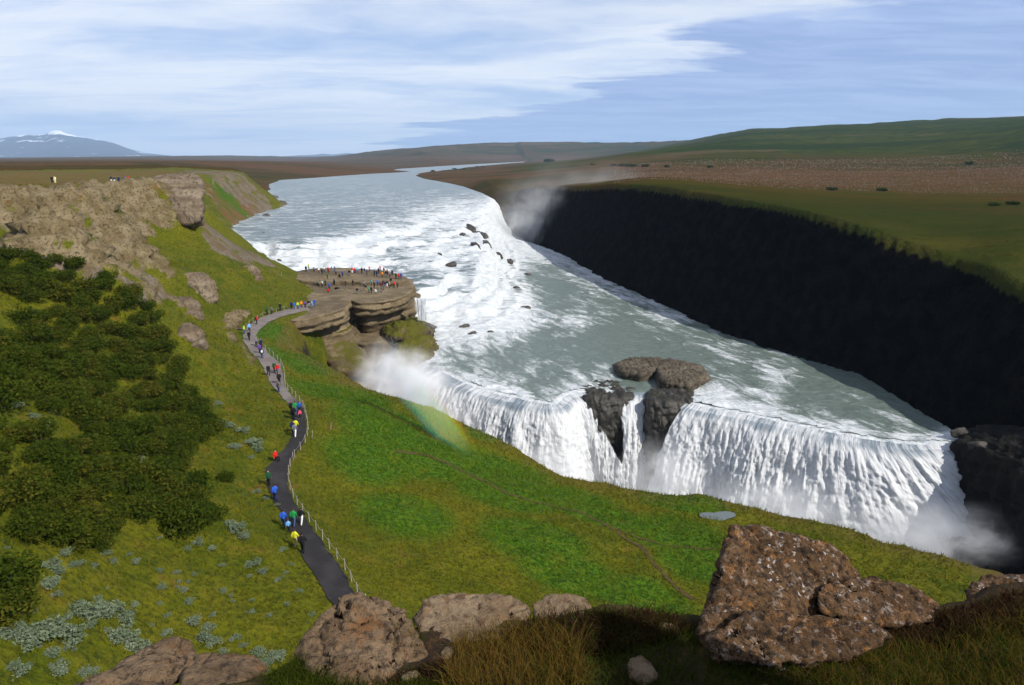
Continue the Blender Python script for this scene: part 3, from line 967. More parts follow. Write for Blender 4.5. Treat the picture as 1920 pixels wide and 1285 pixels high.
def make_fall():
    m, t, o = material('falling_water')
    st = attr(t, 'st', 'Vector')
    foam, cov = attr(t, 'foam'), attr(t, 'cover')
    s, d, _ = t.sep(st)
    n1 = t.noise(t.comb(s, t.math('MULTIPLY', d, 0.12), 0.0), 0.20, 7, 0.66, 0.4)
    n2 = t.noise(t.comb(s, t.math('MULTIPLY', d, 0.11), 3.0), 1.9, 6, 0.7)
    n3 = t.noise(t.comb(s, t.math('MULTIPLY', d, 0.55), 7.0), 1.1, 5, 0.66)
    k = t.math('ADD', t.math('MULTIPLY', t.math('SUBTRACT', n1, 0.5), 1.9), t.math('MULTIPLY', t.math('SUBTRACT', n2, 0.5), 1.3))
    k = t.math('ADD', k, t.math('MULTIPLY', t.math('SUBTRACT', n3, 0.5), 0.6))
    f = t.step(t.math('ADD', foam, k), 0.34, 0.95)
    c = t.mix(f, (0.175, 0.215, 0.250), (0.60, 0.61, 0.62))
    b = t.n('ShaderNodeBsdfPrincipled')
    t.put(b.inputs['Base Color'], c)
    b.inputs['Roughness'].default_value = 0.6
    b.inputs['Specular IOR Level'].default_value = 0.25
    t.put(b.inputs['Normal'], t.bump(t.math('ADD', n2, t.math('MULTIPLY', n3, 0.7)), 0.9, 0.5))
    tr = t.n('ShaderNodeBsdfTransparent')
    mx = t.n('ShaderNodeMixShader')
    al = t.step(t.math('ADD', cov, t.math('MULTIPLY', t.math('SUBTRACT', n2, 0.5), 0.9)), 0.30, 0.52)
    t.put(mx.inputs[0], al)
    t.put(mx.inputs[1], tr.outputs[0])
    t.put(mx.inputs[2], b.outputs[0])
    t.put(o.inputs['Surface'], mx.outputs[0])
    return m


M_FALL = make_fall()
st = np.stack([sA.ravel(), (drop + run[Q]).ravel(), np.zeros(S.size)], 1)
v, f, a = compact(CV, CF, {'st': st, 'foam': fo.ravel(), 'cover': cover.ravel()})
runf = ((run[Q] + drop).ravel() < -1.4)
link('waterfall', mesh_np('waterfall', v, f, True, a, (M_FALL, M_WATER), runf[CF].all(1).astype(int)), kind='structure')

# ------------------------------------------------------------------ path, trail, puddle
def strip(name, Lp, Rp, mat, lift, nx=5, kind='structure', bulge=0.0):
    n = len(Lp)
    w = np.linspace(0, 1, nx)
    P = Lp[:, None, :2] * (1 - w)[None, :, None] + Rp[:, None, :2] * w[None, :, None]
    P = P.reshape(-1, 2)
    z = np.array([ground_at(x, y) for x, y in P]) + lift
    z = z.reshape(n, nx)
    ker5 = np.ones(5) / 5
    for j in range(nx):
        z[:, j] = np.maximum(z[:, j], np.convolve(np.pad(z[:, j], 2, 'edge'), ker5, 'valid'))
    v = np.column_stack([P, z.ravel()])
    return link(name, mesh_np(name, v, grid_faces(n, nx)[:, ::-1], True, None, (mat,)), kind=kind)


def make_simple(name, cols, scale, rough=0.9, bump=0.4, bd=0.05, spec=0.2):
    m, t, o = material(name)
    p = pos(t)
    a = t.noise(p, scale, 5, 0.65)
    b = t.noise(p, scale * 6.3, 4, 0.65)
    c = t.mix(t.step(a, 0.36, 0.66), cols[0], cols[1])
    c = t.mix(t.step(b, 0.50, 0.74, 0, 0.8), c, cols[2])
    principled(t, o, c, rough, t.bump(t.math('ADD', a, t.math('MULTIPLY', b, 0.6)), bump, bd), spec)
    return m


def make_path():
    m, t, o = material('path_gravel')
    p = pos(t)
    _, py, _ = t.sep(p)
    a, b = t.noise(p, 0.5, 5, 0.6), t.noise(p, 7, 4, 0.7)
    near_c = t.mix(t.step(a, 0.4, 0.65), (0.022, 0.020, 0.021), (0.036, 0.033, 0.034))
    far_c = t.mix(t.step(a, 0.4, 0.65), (0.150, 0.128, 0.118), (0.200, 0.172, 0.155))
    far_c = t.mix(t.step(b, 0.5, 0.75, 0, 0.6), far_c, (0.085, 0.075, 0.070))
    c = t.mix(t.step(t.math('ADD', py, t.math('MULTIPLY', a, 6.0)), 89.0, 95.0), near_c, far_c)   # asphalt, then gravel further on
    principled(t, o, c, 0.9, t.bump(b, 0.4, 0.03), 0.2)
    return m


M_PATH = make_path()
jit = (RNG.random((NPATH, 2)) - 0.5) * 0.2 + np.stack([fbm(np.arange(NPATH) * 1.0, np.zeros(NPATH), 7, 3, k_) for k_ in (1, 2)], 1) * 0.35
PLj, PRj = PL.copy(), PR.copy()
PLj[:, :2] += jit
PRj[:, :2] += jit[::-1]
strip('path', PLj, PRj, M_PATH, 0.09)
M_TRAIL = make_simple('trail_earth', [(0.060, 0.036, 0.014), (0.085, 0.056, 0.022), (0.040, 0.040, 0.010)], 1.2)


def trail(name, pxs, w, mat):
    c = resample(np.array([hit(u, v) for u, v in pxs]), 140)
    tg = np.gradient(c[:, :2], axis=0)
    tg /= np.linalg.norm(tg, axis=1)[:, None]
    nn = np.stack([-tg[:, 1], tg[:, 0]], 1)
    ww = (w * (0.75 + 0.5 * fbm(np.arange(140) * 1.0, np.zeros(140), 9, 2, 3)))[:, None]
    Lp, Rp = c.copy(), c.copy()
    Lp[:, :2] += nn * ww
    Rp[:, :2] -= nn * ww
    return strip(name, Lp, Rp, mat, 0.05, 3)


trail('trail', [(740, 846), (820, 862), (870, 885), (930, 915), (990, 938), (1060, 955), (1110, 972), (1160, 1000), (1200, 1025), (1230, 1062), (1262, 1095), (1300, 1125)], 0.36, M_TRAIL)
trail('trail', [(60, 353), (110, 350), (160, 347.5), (220, 345.5), (285, 342)], 0.9, make_simple('dusty_trail', [(0.16, 0.12, 0.085), (0.20, 0.155, 0.11), (0.10, 0.08, 0.05)], 0.6))
trail('trail', [(1120, 976), (1160, 995), (1230, 1018), (1290, 1026), (1340, 1030)], 0.22, M_TRAIL)
m, t, o = material('puddle_water')
principled(t, o, (0.10, 0.12, 0.12), 0.08, t.bump(t.noise(pos(t), 3.0, 3), 0.1, 0.02), 0.5)
M_PUDDLE = m


def puddle(u, v, ra, rb):
    c = hit(u, v)
    an = np.linspace(0, 2 * math.pi, 40, endpoint=False)
    rad = 1 + 0.25 * np.sin(an * 2 + 1) + 0.15 * np.sin(an * 3)
    P = c[:2] + np.stack([np.cos(an) * ra * rad, np.sin(an) * rb * rad], 1)
    z = max(ground_at(x, y) for x, y in P) - 0.10
    vv = np.vstack([np.column_stack([P, np.full(40, z)]), [[c[0], c[1], z]]])
    ff = np.array([[i, (i + 1) % 40, 40] for i in range(40)])
    return link('puddle', mesh_np('puddle', vv, ff, True, None, (M_PUDDLE,)), kind='structure')


puddle(1345, 972, 1.9, 1.4)

# ------------------------------------------------------------------ rocks
def make_rock(name, c1, c2, c3, moss=None, scale=1.0, bump=0.8, bd=0.25, lichen=None, spec=0.25, rough=0.9, mlim=0.35):
    m, t, o = material(name)
    p = pos(t)
    c, h = rock_nodes(t, p, c1, c2, c3, scale)
    fine = t.noise(p, 9.0 * scale, 5, 0.7)
    c = t.mix(t.step(fine, 0.52, 0.74, 0, 0.6), c, tuple(x * 0.45 for x in c1))
    px, py, pz = t.sep(p)
    band = t.noise(t.comb(t.math('MULTIPLY', px, 0.08), t.math('MULTIPLY', py, 0.08), t.math('MULTIPLY', pz, 1.3)), 1.0 * scale, 4, 0.6)
    c = t.mix(t.step(band, 0.42, 0.62, 0, 0.5), c, c3)
    if moss is not None:
        nz = t.sep(t.n('ShaderNodeNewGeometry').outputs['Normal'])[2]
        k = t.math('ADD', nz, t.math('MULTIPLY', t.math('SUBTRACT', t.noise(p, 0.45, 5, 0.65), 0.5), 1.6))
        mc = t.mix(t.step(fine, 0.4, 0.7), moss, tuple(x * 0.45 for x in moss))
        c = t.mix(t.step(k, mlim, mlim + 0.4), c, mc)
    principled(t, o, c, rough, t.bump(t.math('ADD', h, t.math('MULTIPLY', fine, 0.35)), bump, bd), spec)
    return m


M_PLAT = make_rock('palagonite_rock', (0.1280, 0.0944, 0.0496), (0.2160, 0.1640, 0.0960), (0.0560, 0.0400, 0.0224), scale=0.9)
M_PLATMOSS = make_rock('mossy_rock', (0.0880, 0.0656, 0.0320), (0.1440, 0.1080, 0.0560), (0.0320, 0.0240, 0.0128), moss=(0.0920, 0.0880, 0.0048), scale=0.9)
M_PLATDIM = make_rock('sparse_moss_rock', (0.1200, 0.0880, 0.0448), (0.1920, 0.1440, 0.0800), (0.0440, 0.0320, 0.0176), moss=(0.0840, 0.0800, 0.0064), scale=0.9, mlim=0.62)
M_CLIFF = make_rock('tuff_cliff', (0.1360, 0.0976, 0.0600), (0.2280, 0.1800, 0.1240), (0.0560, 0.0400, 0.0256), scale=0.8)
M_BASALT = make_rock('river_basalt', (0.0440, 0.0368, 0.0288), (0.0920, 0.0768, 0.0576), (0.0160, 0.0136, 0.0112), scale=2.0, spec=0.5, rough=0.55)
M_BLACK = make_rock('shade_painted_basalt', (0.010, 0.009, 0.008), (0.020, 0.017, 0.013), (0.005, 0.0045, 0.004), scale=1.5, spec=0.15)  # near-black colour stands in for shade on the sunlit buttress
M_ISLE = make_rock('gnarled_basalt', (0.0960, 0.0768, 0.0528), (0.1640, 0.1360, 0.1000), (0.0176, 0.0144, 0.0112), scale=1.6, bump=1.0)
M_WET = make_rock('wet_basalt', (0.0224, 0.0192, 0.0144), (0.0480, 0.0400, 0.0272), (0.0080, 0.0072, 0.0064), moss=(0.0400, 0.0480, 0.0048), scale=1.4, spec=0.5, rough=0.5, mlim=0.95)


def ring_mesh(name, rings, mat, npt=150, sub=6, amp=0.5, nscale=3.0, seed=1, top=True, strata=0.0, sfreq=2.2, fade_top=True):
    """closed rock body lofted through plan outlines; rings = [(world xy list, z)] from top to bottom"""
    R_ = []
    for pts, z in rings:
        pts = np.asarray(pts, float)
        c = np.vstack([pts, pts[:1]])
        d = np.r_[0, np.cumsum(np.linalg.norm(np.diff(c, axis=0), axis=1))]
        s = np.linspace(0, d[-1], npt, endpoint=False)
        R_.append((np.stack([np.interp(s, d, c[:, 0]), np.interp(s, d, c[:, 1])], 1), z))
    P = []
    if top:
        cen = R_[0][0].mean(0)
        for k in np.linspace(0.04, 1, 26)[:-1]:
            P.append(np.column_stack([cen + (R_[0][0] - cen) * k, np.full(npt, R_[0][1])]))
    ntop = len(P)
    for i in range(len(R_) - 1):
        (a, za), (b, zb) = R_[i], R_[i + 1]
        ns = max(2, int(abs(za - zb) * sub / 3))
        for k in range(ns):
            w = k / ns
            P.append(np.column_stack([a * (1 - w) + b * w, np.full(npt, za * (1 - w) + zb * w)]))
    P.append(np.column_stack([R_[-1][0], np.full(npt, R_[-1][1])]))
    nr = len(P)
    V = np.array(P).reshape(-1, 3)
    # smooth outline a touch, then displace outwards
    cen = R_[0][0].mean(0)
    out_ = np.zeros_like(V)
    Vg = V.reshape(nr, npt, 3)
    tg = np.roll(Vg, -1, 1) - np.roll(Vg, 1, 1)
    nr2 = np.stack([tg[:, :, 1], -tg[:, :, 0]], 2)
    nr2 /= np.linalg.norm(nr2, axis=2)[:, :, None] + 1e-9
    # outward orientation
    area = 0.5 * np.sum(R_[0][0][:, 0] * np.roll(R_[0][0][:, 1], -1) - np.roll(R_[0][0][:, 0], -1) * R_[0][0][:, 1])
    if area < 0:
        nr2 = -nr2
    n_ = noise3(V * np.array([1, 1, 1.6]), nscale, 5, seed, 0.55, ridge=True)
    n2_ = noise3(V, nscale * 0.3, 3, seed + 5)
    sv = np.sin(V[:, 2] * sfreq + fbm(V[:, 0], V[:, 1], 9, 3, seed + 9) * 1.8)
    d = (n_ * amp + n2_ * amp * 0.35 + sv * strata).reshape(nr, npt)
    if top:
        lv = np.arange(nr)[:, None]
        d = d * np.clip((lv - ntop + 2) / 2.0, 0, 1)
    Vg = Vg.copy()
    Vg[:, :, :2] += nr2 * d[:, :, None]
    if top:
        tz = (fbm(V[:, 0], V[:, 1], 5, 4, seed + 13) * 0.30 + fbm(V[:, 0], V[:, 1], 1.4, 3, seed + 14) * 0.12).reshape(nr, npt)
        Vg[:ntop + 1, :, 2] += tz[:ntop + 1] * amp * 1.1
    V = Vg.reshape(-1, 3)
    j = np.arange(npt)
    F = []
    for i in range(nr - 1):
        a = i * npt + j
        b = i * npt + (j + 1) % npt
        F.append(np.stack([a, b, b + npt, a + npt], 1))
    F = np.vstack(F)
    if area > 0:
        F = F[:, ::-1]
    if top:   # close the centre
        V = np.vstack([V, [[*V[:npt, :2].mean(0), V[:npt, 2].mean()]]])
    me = mesh_np(name, V, F, True, None, (mat,))
    return me


def outline(pxs):
    return [at_z(*q)[:2] for q in pxs]


def hull_rock(name, pts, edge, amp, nscale, seed, mat, smooth_it=1, ridge=True):
    bm = bmesh.new()
    for p in pts:
        bm.verts.new(p)
    res = bmesh.ops.convex_hull(bm, input=bm.verts)
    bad = [g for g in set( res['geom_interior'] + res['geom_unused']) if isinstance(g, bmesh.types.BMVert)]
    bmesh.ops.delete(bm, geom=bad, context='VERTS')
    bmesh.ops.triangulate(bm, faces=bm.faces)
    for _ in range(9):
        el = [e for e in bm.edges if e.calc_length() > edge]
        if not el or len(bm.faces) > 34000:
            break
        bmesh.ops.subdivide_edges(bm, edges=el, cuts=1, use_grid_fill=False)
        bmesh.ops.triangulate(bm, faces=bm.faces)
    for _ in range(smooth_it):
        bmesh.ops.smooth_vert(bm, verts=bm.verts, factor=0.5, use_axis_x=True, use_axis_y=True, use_axis_z=True)
    bm.normal_update()
    co = np.array([v.co[:] for v in bm.verts])
    no = np.array([v.normal[:] for v in bm.verts])
    d = noise3(co, nscale, 5, seed, 0.55, ridge) * amp + noise3(co, nscale * 0.22, 4, seed + 3, 0.6) * amp * 0.45
    co = co + no * d[:, None]
    for v, c in zip(bm.verts, co):
        v.co = c
    me = bpy.data.meshes.new(name)
    bm.to_mesh(me)
    bm.free()
    me.materials.append(mat)
    me.polygons.foreach_set('use_smooth', np.ones(len(me.polygons), bool))
    return me


plat = link('rock_platform', None, label='layered brown rock platform crowded with visitors beside the upper cascade', cat='rock platform')
back = [(770, 527), (752, 517), (720, 508), (650, 503), (590, 504), (560, 509), (540, 520), (515, 545), (510, 575), (525, 594)]
cap = [(548, 601), (575, 599), (605, 591), (638, 580), (648, 567), (660, 563), (676, 568), (700, 567), (735, 562), (760, 554), (774, 541)] + back
capw = outline([(u, v, 0.0) for u, v in cap])
cc = np.mean(capw, 0)
link('cap_layer', ring_mesh('cap_layer', [(capw, 0.0), (cc + (np.array(capw) - cc) * 1.005, -1.4), (cc + (np.array(capw) - cc) * 0.985, -2.7), (cc + (np.array(capw) - cc) * 0.93, -3.4)], M_PLAT, 300, 12, 0.75, 2.6, 3, strata=0.34, sfreq=3.6), plat)
tier = [(566, 527), (600, 529), (640, 527), (680, 529), (712, 528), (738, 531), (757, 528), (752, 517), (720, 508), (650, 503), (590, 504), (560, 509), (545, 518)]
tierw = outline([(u, v, 0.9) for u, v in tier])
link('upper_tier', ring_mesh('upper_tier', [(tierw, 0.9), (tierw, 0.4), (tierw, -0.6)], M_PLAT, 200, 9, 0.42, 1.3, 9), plat)
mid = [(538, 624), (580, 614), (620, 605), (642, 597), (655, 585), (672, 584), (688, 590), (720, 583), (750, 576), (776, 566), (780, 552)] + back
midw = np.array(outline([(u, v, -3.6) for u, v in mid]))
mc_ = midw.mean(0)
link('middle_layer', ring_mesh('middle_layer', [(mc_ + (midw - mc_) * 0.97, -3.3), (midw, -3.7), (mc_ + (midw - mc_) * 1.01, -5.5), (mc_ + (midw - mc_) * 1.0, -7.2), (mc_ + (midw - mc_) * 0.93, -8.2), (mc_ + (midw - mc_) * 0.9, -14)], M_PLAT, 300, 10, 0.95, 3.0, 17, strata=0.38, sfreq=2.9), plat)
low1 = np.array(outline([(u, v, -8.0) for u, v in [(534, 645), (575, 646), (620, 643), (652, 634), (668, 616), (664, 598), (620, 585), (560, 590), (520, 610)]]))
low2 = np.array(outline([(u, v, -12.5) for u, v in [(540, 672), (590, 676), (640, 692), (684, 694), (700, 664), (690, 622), (640, 600), (560, 600), (515, 640)]]))
link('lower_layer', ring_mesh('lower_layer', [(low1 * 0.995 + 0.005 * low1.mean(0), -6.0), (low1, -8.0), (low2, -12.5), (low2, -20), (low2, -38)], M_PLATDIM, 170, 6, 1.3, 5.0, 23, strata=0.2), plat)
recess = np.array(outline([(u, v, -9.0) for u, v in [(640, 640), (690, 645), (735, 640), (770, 600), (760, 580), (690, 590), (640, 600)]]))
link('gully_wall', ring_mesh('gully_wall', [(recess, -8.6), (recess, -10), (recess, -38)], M_PLAT, 120, 4, 1.2, 5.0, 27), plat)
kn = plat
k1 = np.array(outline([(u, v, -6.5) for u, v in [(722, 612), (760, 603), (788, 600), (800, 612), (775, 624), (740, 626)]]))
k2 = np.array(outline([(u, v, -9.0) for u, v in [(716, 632), (760, 640), (798, 632), (808, 612), (780, 596), (722, 604)]]))
k3 = np.array(outline([(u, v, -13.0) for u, v in [(716, 650), (760, 656), (802, 650), (815, 630), (780, 606), (722, 620)]]))
link('moss_ledge', hull_rock('moss_ledge', [(*q, -7.6) for q in k1] + [(*(k1.mean(0) + (q - k1.mean(0)) * 0.5), -6.3) for q in k1] + [(*q, -9.5) for q in k2] + [(*q, -14) for q in k3], 0.4, 0.8, 1.8, 31, M_PLATMOSS, 2), plat)
k4 = np.array(outline([(u, v, -8.5) for u, v in [(744, 655), (775, 652), (800, 646), (808, 636), (785, 628), (755, 634)]]))
k5 = np.array(outline([(u, v, -11.0) for u, v in [(738, 668), (770, 680), (800, 672), (817, 654), (800, 632), (748, 640)]]))
k6 = np.array(outline([(u, v, -13.0) for u, v in [(738, 684), (768, 700), (796, 692), (818, 668), (800, 640), (748, 650)]]))
link('moss_knoll', hull_rock('moss_knoll', [(*q, -9.0) for q in k4] + [(*(k4.mean(0) + (q - k4.mean(0)) * 0.5), -8.0) for q in k4] + [(*q, -11) for q in k5] + [(*q, -13) for q in k6] + [(*q, -30) for q in k6], 0.4, 0.9, 1.7, 37, M_PLATMOSS, 2), plat)


def rock_from_px(name, top, zt, bot, zb, edge, amp, ns, seed, mat, sm=2):
    pts = [at_z(u, v, zt) for u, v in top] + [at_z(u, v, zb) for u, v in bot]
    return hull_rock(name, pts, edge, amp, ns, seed, mat, sm)


# the promontory at the end of the cliff edge on the left
o = link('rock_outcrop', rock_from_px('rock_outcrop', [(292, 338), (322, 334), (362, 336), (368, 342), (300, 343)], 27.4, [(288, 372), (300, 392), (335, 402), (362, 398), (372, 380), (350, 365)], 21.5, 0.55, 1.3, 3.4, 41, M_CLIFF, 3),
         label='blocky tan rock promontory at the end of the cliff edge above the river', cat='rock outcrop')
pp = [at_t(u, v, tt_) for u, v, tt_ in [(290, 345, 172), (322, 336, 178), (362, 338, 178), (372, 345, 174), (300, 338, 190), (365, 335, 190), (372, 380, 169), (370, 412, 165), (350, 420, 164), (320, 408, 166), (302, 392, 168), (290, 372, 171), (300, 400, 182), (372, 418, 176)]]
o.data = hull_rock('rock_outcrop', pp, 0.6, 1.25, 3.6, 41, M_CLIFF, 2)
for u, v, s, lab in [(368, 536, 3.2, 'upper of the ribbed rock outcrops on the grass slope left of the path'), (342, 580, 2.7, 'middle ribbed rock outcrop on the slope above the thicket edge'), (352, 632, 2.0, 'lowest small crumbling outcrop beside the dark thicket'), (468, 512, 2.2, 'narrow dark outcrop on the grassy slope above the platform path')]:
    c = hit(u, v)
    pts = [c + np.array([math.cos(a) * s * k, math.sin(a) * s * k, z * s]) for a in np.linspace(0, 6.28, 9)[:-1] for z, k in ((-0.9, 1.0), (0.15, 0.9), (0.55, 0.45))]
    link('rock_outcrop', hull_rock('rock_outcrop', pts, 0.35, 0.75, 1.6, int(u), M_CLIFF, 2), label=lab, cat='rock outcrop')

# rocks of the lower lip
isl1 = rock_from_px('rock_island', [(1160, 688), (1190, 680), (1225, 682), (1235, 692), (1200, 704), (1170, 700)], -9.9, [(1150, 690), (1185, 676), (1240, 676), (1250, 700), (1205, 718), (1160, 705)], -11.9, 0.36, 0.75, 0.9, 51, M_ISLE, 1)
link('rock_island', isl1, label='smaller low gnarled rock island above the lip of the lower fall', cat='rock')
isl2 = rock_from_px('rock_island', [(1235, 690), (1260, 682), (1300, 693), (1318, 708), (1290, 722), (1245, 718)], -9.7, [(1222, 690), (1255, 678), (1310, 690), (1330, 715), (1290, 738), (1240, 733)], -11.9, 0.36, 0.8, 0.9, 55, M_ISLE, 1)
link('rock_island', isl2, label='larger gnarled grey-brown rock island just above the lip of the lower fall', cat='rock')


def pillar(topx, zt, seed, lab, out_m):
    T_ = np.array([at_z(u, v, zt) for u, v in topx])
    c = T_.mean(0)
    q_ = -c[:2] / np.linalg.norm(c[:2])
    pts = list(T_)
    for p in T_:
        pts.append(np.array([p[0] + q_[0] * out_m, p[1] + q_[1] * out_m, zt - 2.5]))
        pts.append(np.array([c[0] + (p[0] - c[0]) * 0.85 + q_[0] * out_m, c[1] + (p[1] - c[1]) * 0.85 + q_[1] * out_m, -38.0]))
    link('rock_pillar', hull_rock('rock_pillar', pts, 0.42, 1.05, 1.9, seed, M_WET, 0), label=lab, cat='rock')


pillar([(1095, 733), (1120, 722), (1150, 722), (1182, 735), (1180, 748), (1135, 752), (1100, 748)], -11.9, 61, 'dark wet rock pillar streaked with thin runs of water in the lower fall', 0.8)
pillar([(1216, 742), (1235, 735), (1270, 735), (1292, 742), (1294, 756), (1260, 760), (1222, 756)], -11.6, 65, 'tall dark rock pillar splitting the lower fall below the larger island', 1.0)

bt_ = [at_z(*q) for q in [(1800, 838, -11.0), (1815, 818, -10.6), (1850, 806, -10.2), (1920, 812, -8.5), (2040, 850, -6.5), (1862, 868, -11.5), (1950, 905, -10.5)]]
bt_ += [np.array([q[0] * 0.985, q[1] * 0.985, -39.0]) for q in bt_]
link('rock_buttress', hull_rock('rock_buttress', bt_, 0.45, 1.3, 2.6, 69, M_BLACK, 0), label='shade-darkened rock buttress under the canyon wall at the right end of the lower fall', cat='rock')

# bedrock face behind the falling water
bw = resample(LIP, 300)
bt = np.gradient(bw[:, :2], axis=0)
bt /= np.linalg.norm(bt, axis=1)[:, None]
bn = np.stack([bt[:, 1], -bt[:, 0]], 1)
zz = np.linspace(-11.9, -41, 60)
BV = np.concatenate([np.repeat((bw[:, :2] - bn * 0.9)[:, None, :], 60, 1), np.repeat(zz[None, :, None], 300, 0)], 2).reshape(-1, 3)
bo = noise3(BV, 3.0, 4, 201, 0.55, True) * 0.5
BV[:, 0] += np.repeat(bn[:, 0], 60) * bo
BV[:, 1] += np.repeat(bn[:, 1], 60) * bo
link('bedrock_face', mesh_np('bedrock_face', BV, grid_faces(300, 60)[:, ::-1], True, None, (M_WET,)), kind='structure')
# floor of the gorge: churned white water
gf = pix(RIM)[:, :2]
gl = resample(np.column_stack([gf, np.zeros(len(gf))]), 120)[:, :2]
gu = resample(LIP, 120)[:, :2]
w = np.linspace(-0.15, 1.1, 30)
GVv = gl[:, None, :] * (1 - w)[None, :, None] + gu[:, None, :] * w[None, :, None]
GVv = GVv.reshape(-1, 2)
gz = -34.5 + fbm(GVv[:, 0], GVv[:, 1], 5, 4, 205) * 1.4
m, t, o = material('churned_water')
principled(t, o, t.mix(t.step(t.noise(pos(t), 0.4, 6, 0.65), 0.35, 0.6), (0.42, 0.50, 0.52), (0.85, 0.88, 0.90)), 0.6)
M_CHURN = m
link('gorge_water', mesh_np('gorge_water', np.column_stack([GVv, gz]), grid_faces(120, 30), True, None, (M_CHURN,)), kind='structure')

# loose rocks: a few shapes, copied
proto_rock = []
for k in range(5):
    rg = np.random.default_rng(300 + k)
    pts = rg.normal(size=(16, 3)) * np.array([1, 0.75, 0.55])
    pts /= np.maximum(np.linalg.norm(pts / np.array([1, 0.8, 0.6]), axis=1), 0.6)[:, None]
    proto_rock.append(hull_rock('boulder', [tuple(p) for p in pts], 0.22, 0.16, 0.7, 310 + k, M_BASALT, 1))


def river_rock(u, v, w, lab, z=None, k=None, mat=None, flat=1.0):
    if z is None:
        p = at_z(u, v, 0.0)
        for _ in range(6):
            z0 = float(TW(lp(p[None, :2]))[0])
            p = at_z(u, v, z0)
        z0 -= 0.12 * w
    else:
        p = at_z(u, v, z)
        z0 = z
    o = link('river_rock', proto_rock[random.randrange(5) if k is None else k], label=lab, cat='rock', group='rocks in the river')
    o.location = (p[0], p[1], z0)
    o.scale = (w, w * random.uniform(0.6, 0.8), w * 0.85 * flat)
    o.rotation_euler = (random.uniform(-.2, .2), random.uniform(-.2, .2), random.uniform(-.5, .5))
    return o


for u, v, w, lab in [
    (882, 428, 4.2, 'uppermost long brown rock in the row beside the far white fall'), (903, 440, 4.4, 'large tan rock standing where the upper cascade breaks into the canyon'),
    (914, 458, 3.0, 'dark rock below the large tan rock on the cascade edge'), (893, 461, 2.8, 'low flat dark rock left of the cascade edge rocks'),
    (936, 478, 2.3, 'moss topped green rock low on the cascade edge'), (957, 492, 2.9, 'lowest dark rock at the foot of the cascade edge'),
    (824, 478, 1.9, 'upright dark rock in the middle of the white cascade'), (846, 495, 2.2, 'small dark rock just below the upright one in mid cascade'),
    (892, 412, 1.3, 'small dark rock under the far white fall'), (868, 439, 1.7, 'low dark rock left of the long brown cascade rock'),
    (990, 516, 2.0, 'dark wet rock awash in the canyon pool below the cascade'), (970, 540, 1.6, 'small rock awash at the cascade foot near the pool'),
    (985, 577, 2.0, 'flat rock awash between the foam and the grey pool'), (872, 613, 1.9, 'largest dark rock in the foam right of the mossy knoll'), (886, 626, 1.5, 'second dark rock in the foam right of the mossy knoll'),
    (919, 623, 1.1, 'small round dark rock in the lower foam'), (939, 621, 0.8, 'tiny dark rock at the right of the lower foam'),
    (516, 490, 2.6, 'left dark rock at the foot of the upper fall behind the platform'), (534, 492, 2.2, 'right dark rock at the foot of the upper fall behind the platform'),
    (806, 612, 2.0, 'dark wet rock beside the small side fall at the platform'), (818, 642, 1.5, 'dark rock between mossy knoll and white foam'),
    (798, 668, 1.6, 'dark broken rock at the tip of the mossy knoll'),
    (511, 371, 5.0, 'upper rock of the pair on the left river bank'), (526, 383, 5.0, 'lower rock of the pair on the left river bank'), (498, 405, 2.6, 'dark round rock standing in shallow water off the left bank'), (493, 437, 1.0, 'tiny rock in the calm river left of the upper fall'),
    (1095, 728, 1.3, 'small wet rock above the streaked pillar')]:
    o = river_rock(u, v, w * (0.9 if v > 400 else 1.0), lab)
    if 'cascade edge' in lab or 'far white fall' in lab or 'breaks into' in lab:
        o.scale = (w * 1.5, w * 0.62, w * 0.75)
        o.rotation_euler = (0.0, 0.18, math.radians(-66))
for u, v, w, lab in [(1800, 812, 1.5, 'lit brown rock at the right end of the fall under the dark wall'), (1835, 838, 1.6, 'second lit brown rock under the dark wall right of the fall')]:
    river_rock(u, v, w, lab, -9.8)
isle = river_rock(798, 351, 12.0, 'low grassy gravel islet in the calm upper river', flat=0.12)
isle.name = 'islet'

# bit of the side fall at the platform's right end
sf = np.array([at_t(u, v, 172) for u, v in [(772, 560), (784, 556), (800, 562)]])
sv = []
for k in np.linspace(0, 1, 24):
    for w in np.linspace(0, 1, 14):
        b_ = sf[0] * (1 - w) + sf[2] * w
        sv.append((b_[0] + 0.6 * k + 0.3 * math.sin(w * 9) - 1.2 * k * (w - 0.5), b_[1] - 2.2 * k + 0.2 * math.sin(w * 23 + 2), b_[2] - 5.2 * k ** 1.6 + 0.25))
sv = np.array(sv)
stt = np.stack([np.tile(np.linspace(0, 4, 14), 24), np.repeat(np.linspace(0, 6, 24), 14), np.zeros(24 * 14)], 1)
link('waterfall', mesh_np('waterfall', sv, grid_faces(24, 14), True, {'st': stt, 'foam': np.full(len(sv), 0.85), 'cover': np.tile(0.25 + 0.45 * np.sin(np.linspace(0, math.pi, 14)), 24)}, (M_FALL,)), kind='structure')

# ------------------------------------------------------------------ near ledge under the viewpoint, with its boulders
LEDGE_Z = 30.3
edge_px = [(-500, 1420), (-200, 1370), (120, 1330), (330, 1292), (480, 1268), (560, 1228), (640, 1190), (780, 1182), (900, 1172), (1000, 1166), (1120, 1142), (1250, 1152), (1330, 1160), (1500, 1150), (1680, 1152), (1800, 1135), (1920, 1100), (2300, 1040), (2900, 960)]
eg = resample(np.array([at_z(u, v, LEDGE_Z) for u, v in edge_px]), 260)
NE = 260
inner = np.stack([np.linspace(-7, 7, NE), np.full(NE, 0.2)], 1)
w = np.linspace(0, 1, 70)
LP = inner[:, None, :] * (1 - w)[None, :, None] + eg[:, None, :2] * w[None, :, None]
odir = eg[:, :2] - inner
odir /= np.linalg.norm(odir, axis=1)[:, None]
ext = np.array([0.12, 0.25, 0.4, 0.55, 0.75, 1.0, 1.5, 2.5, 4.0])
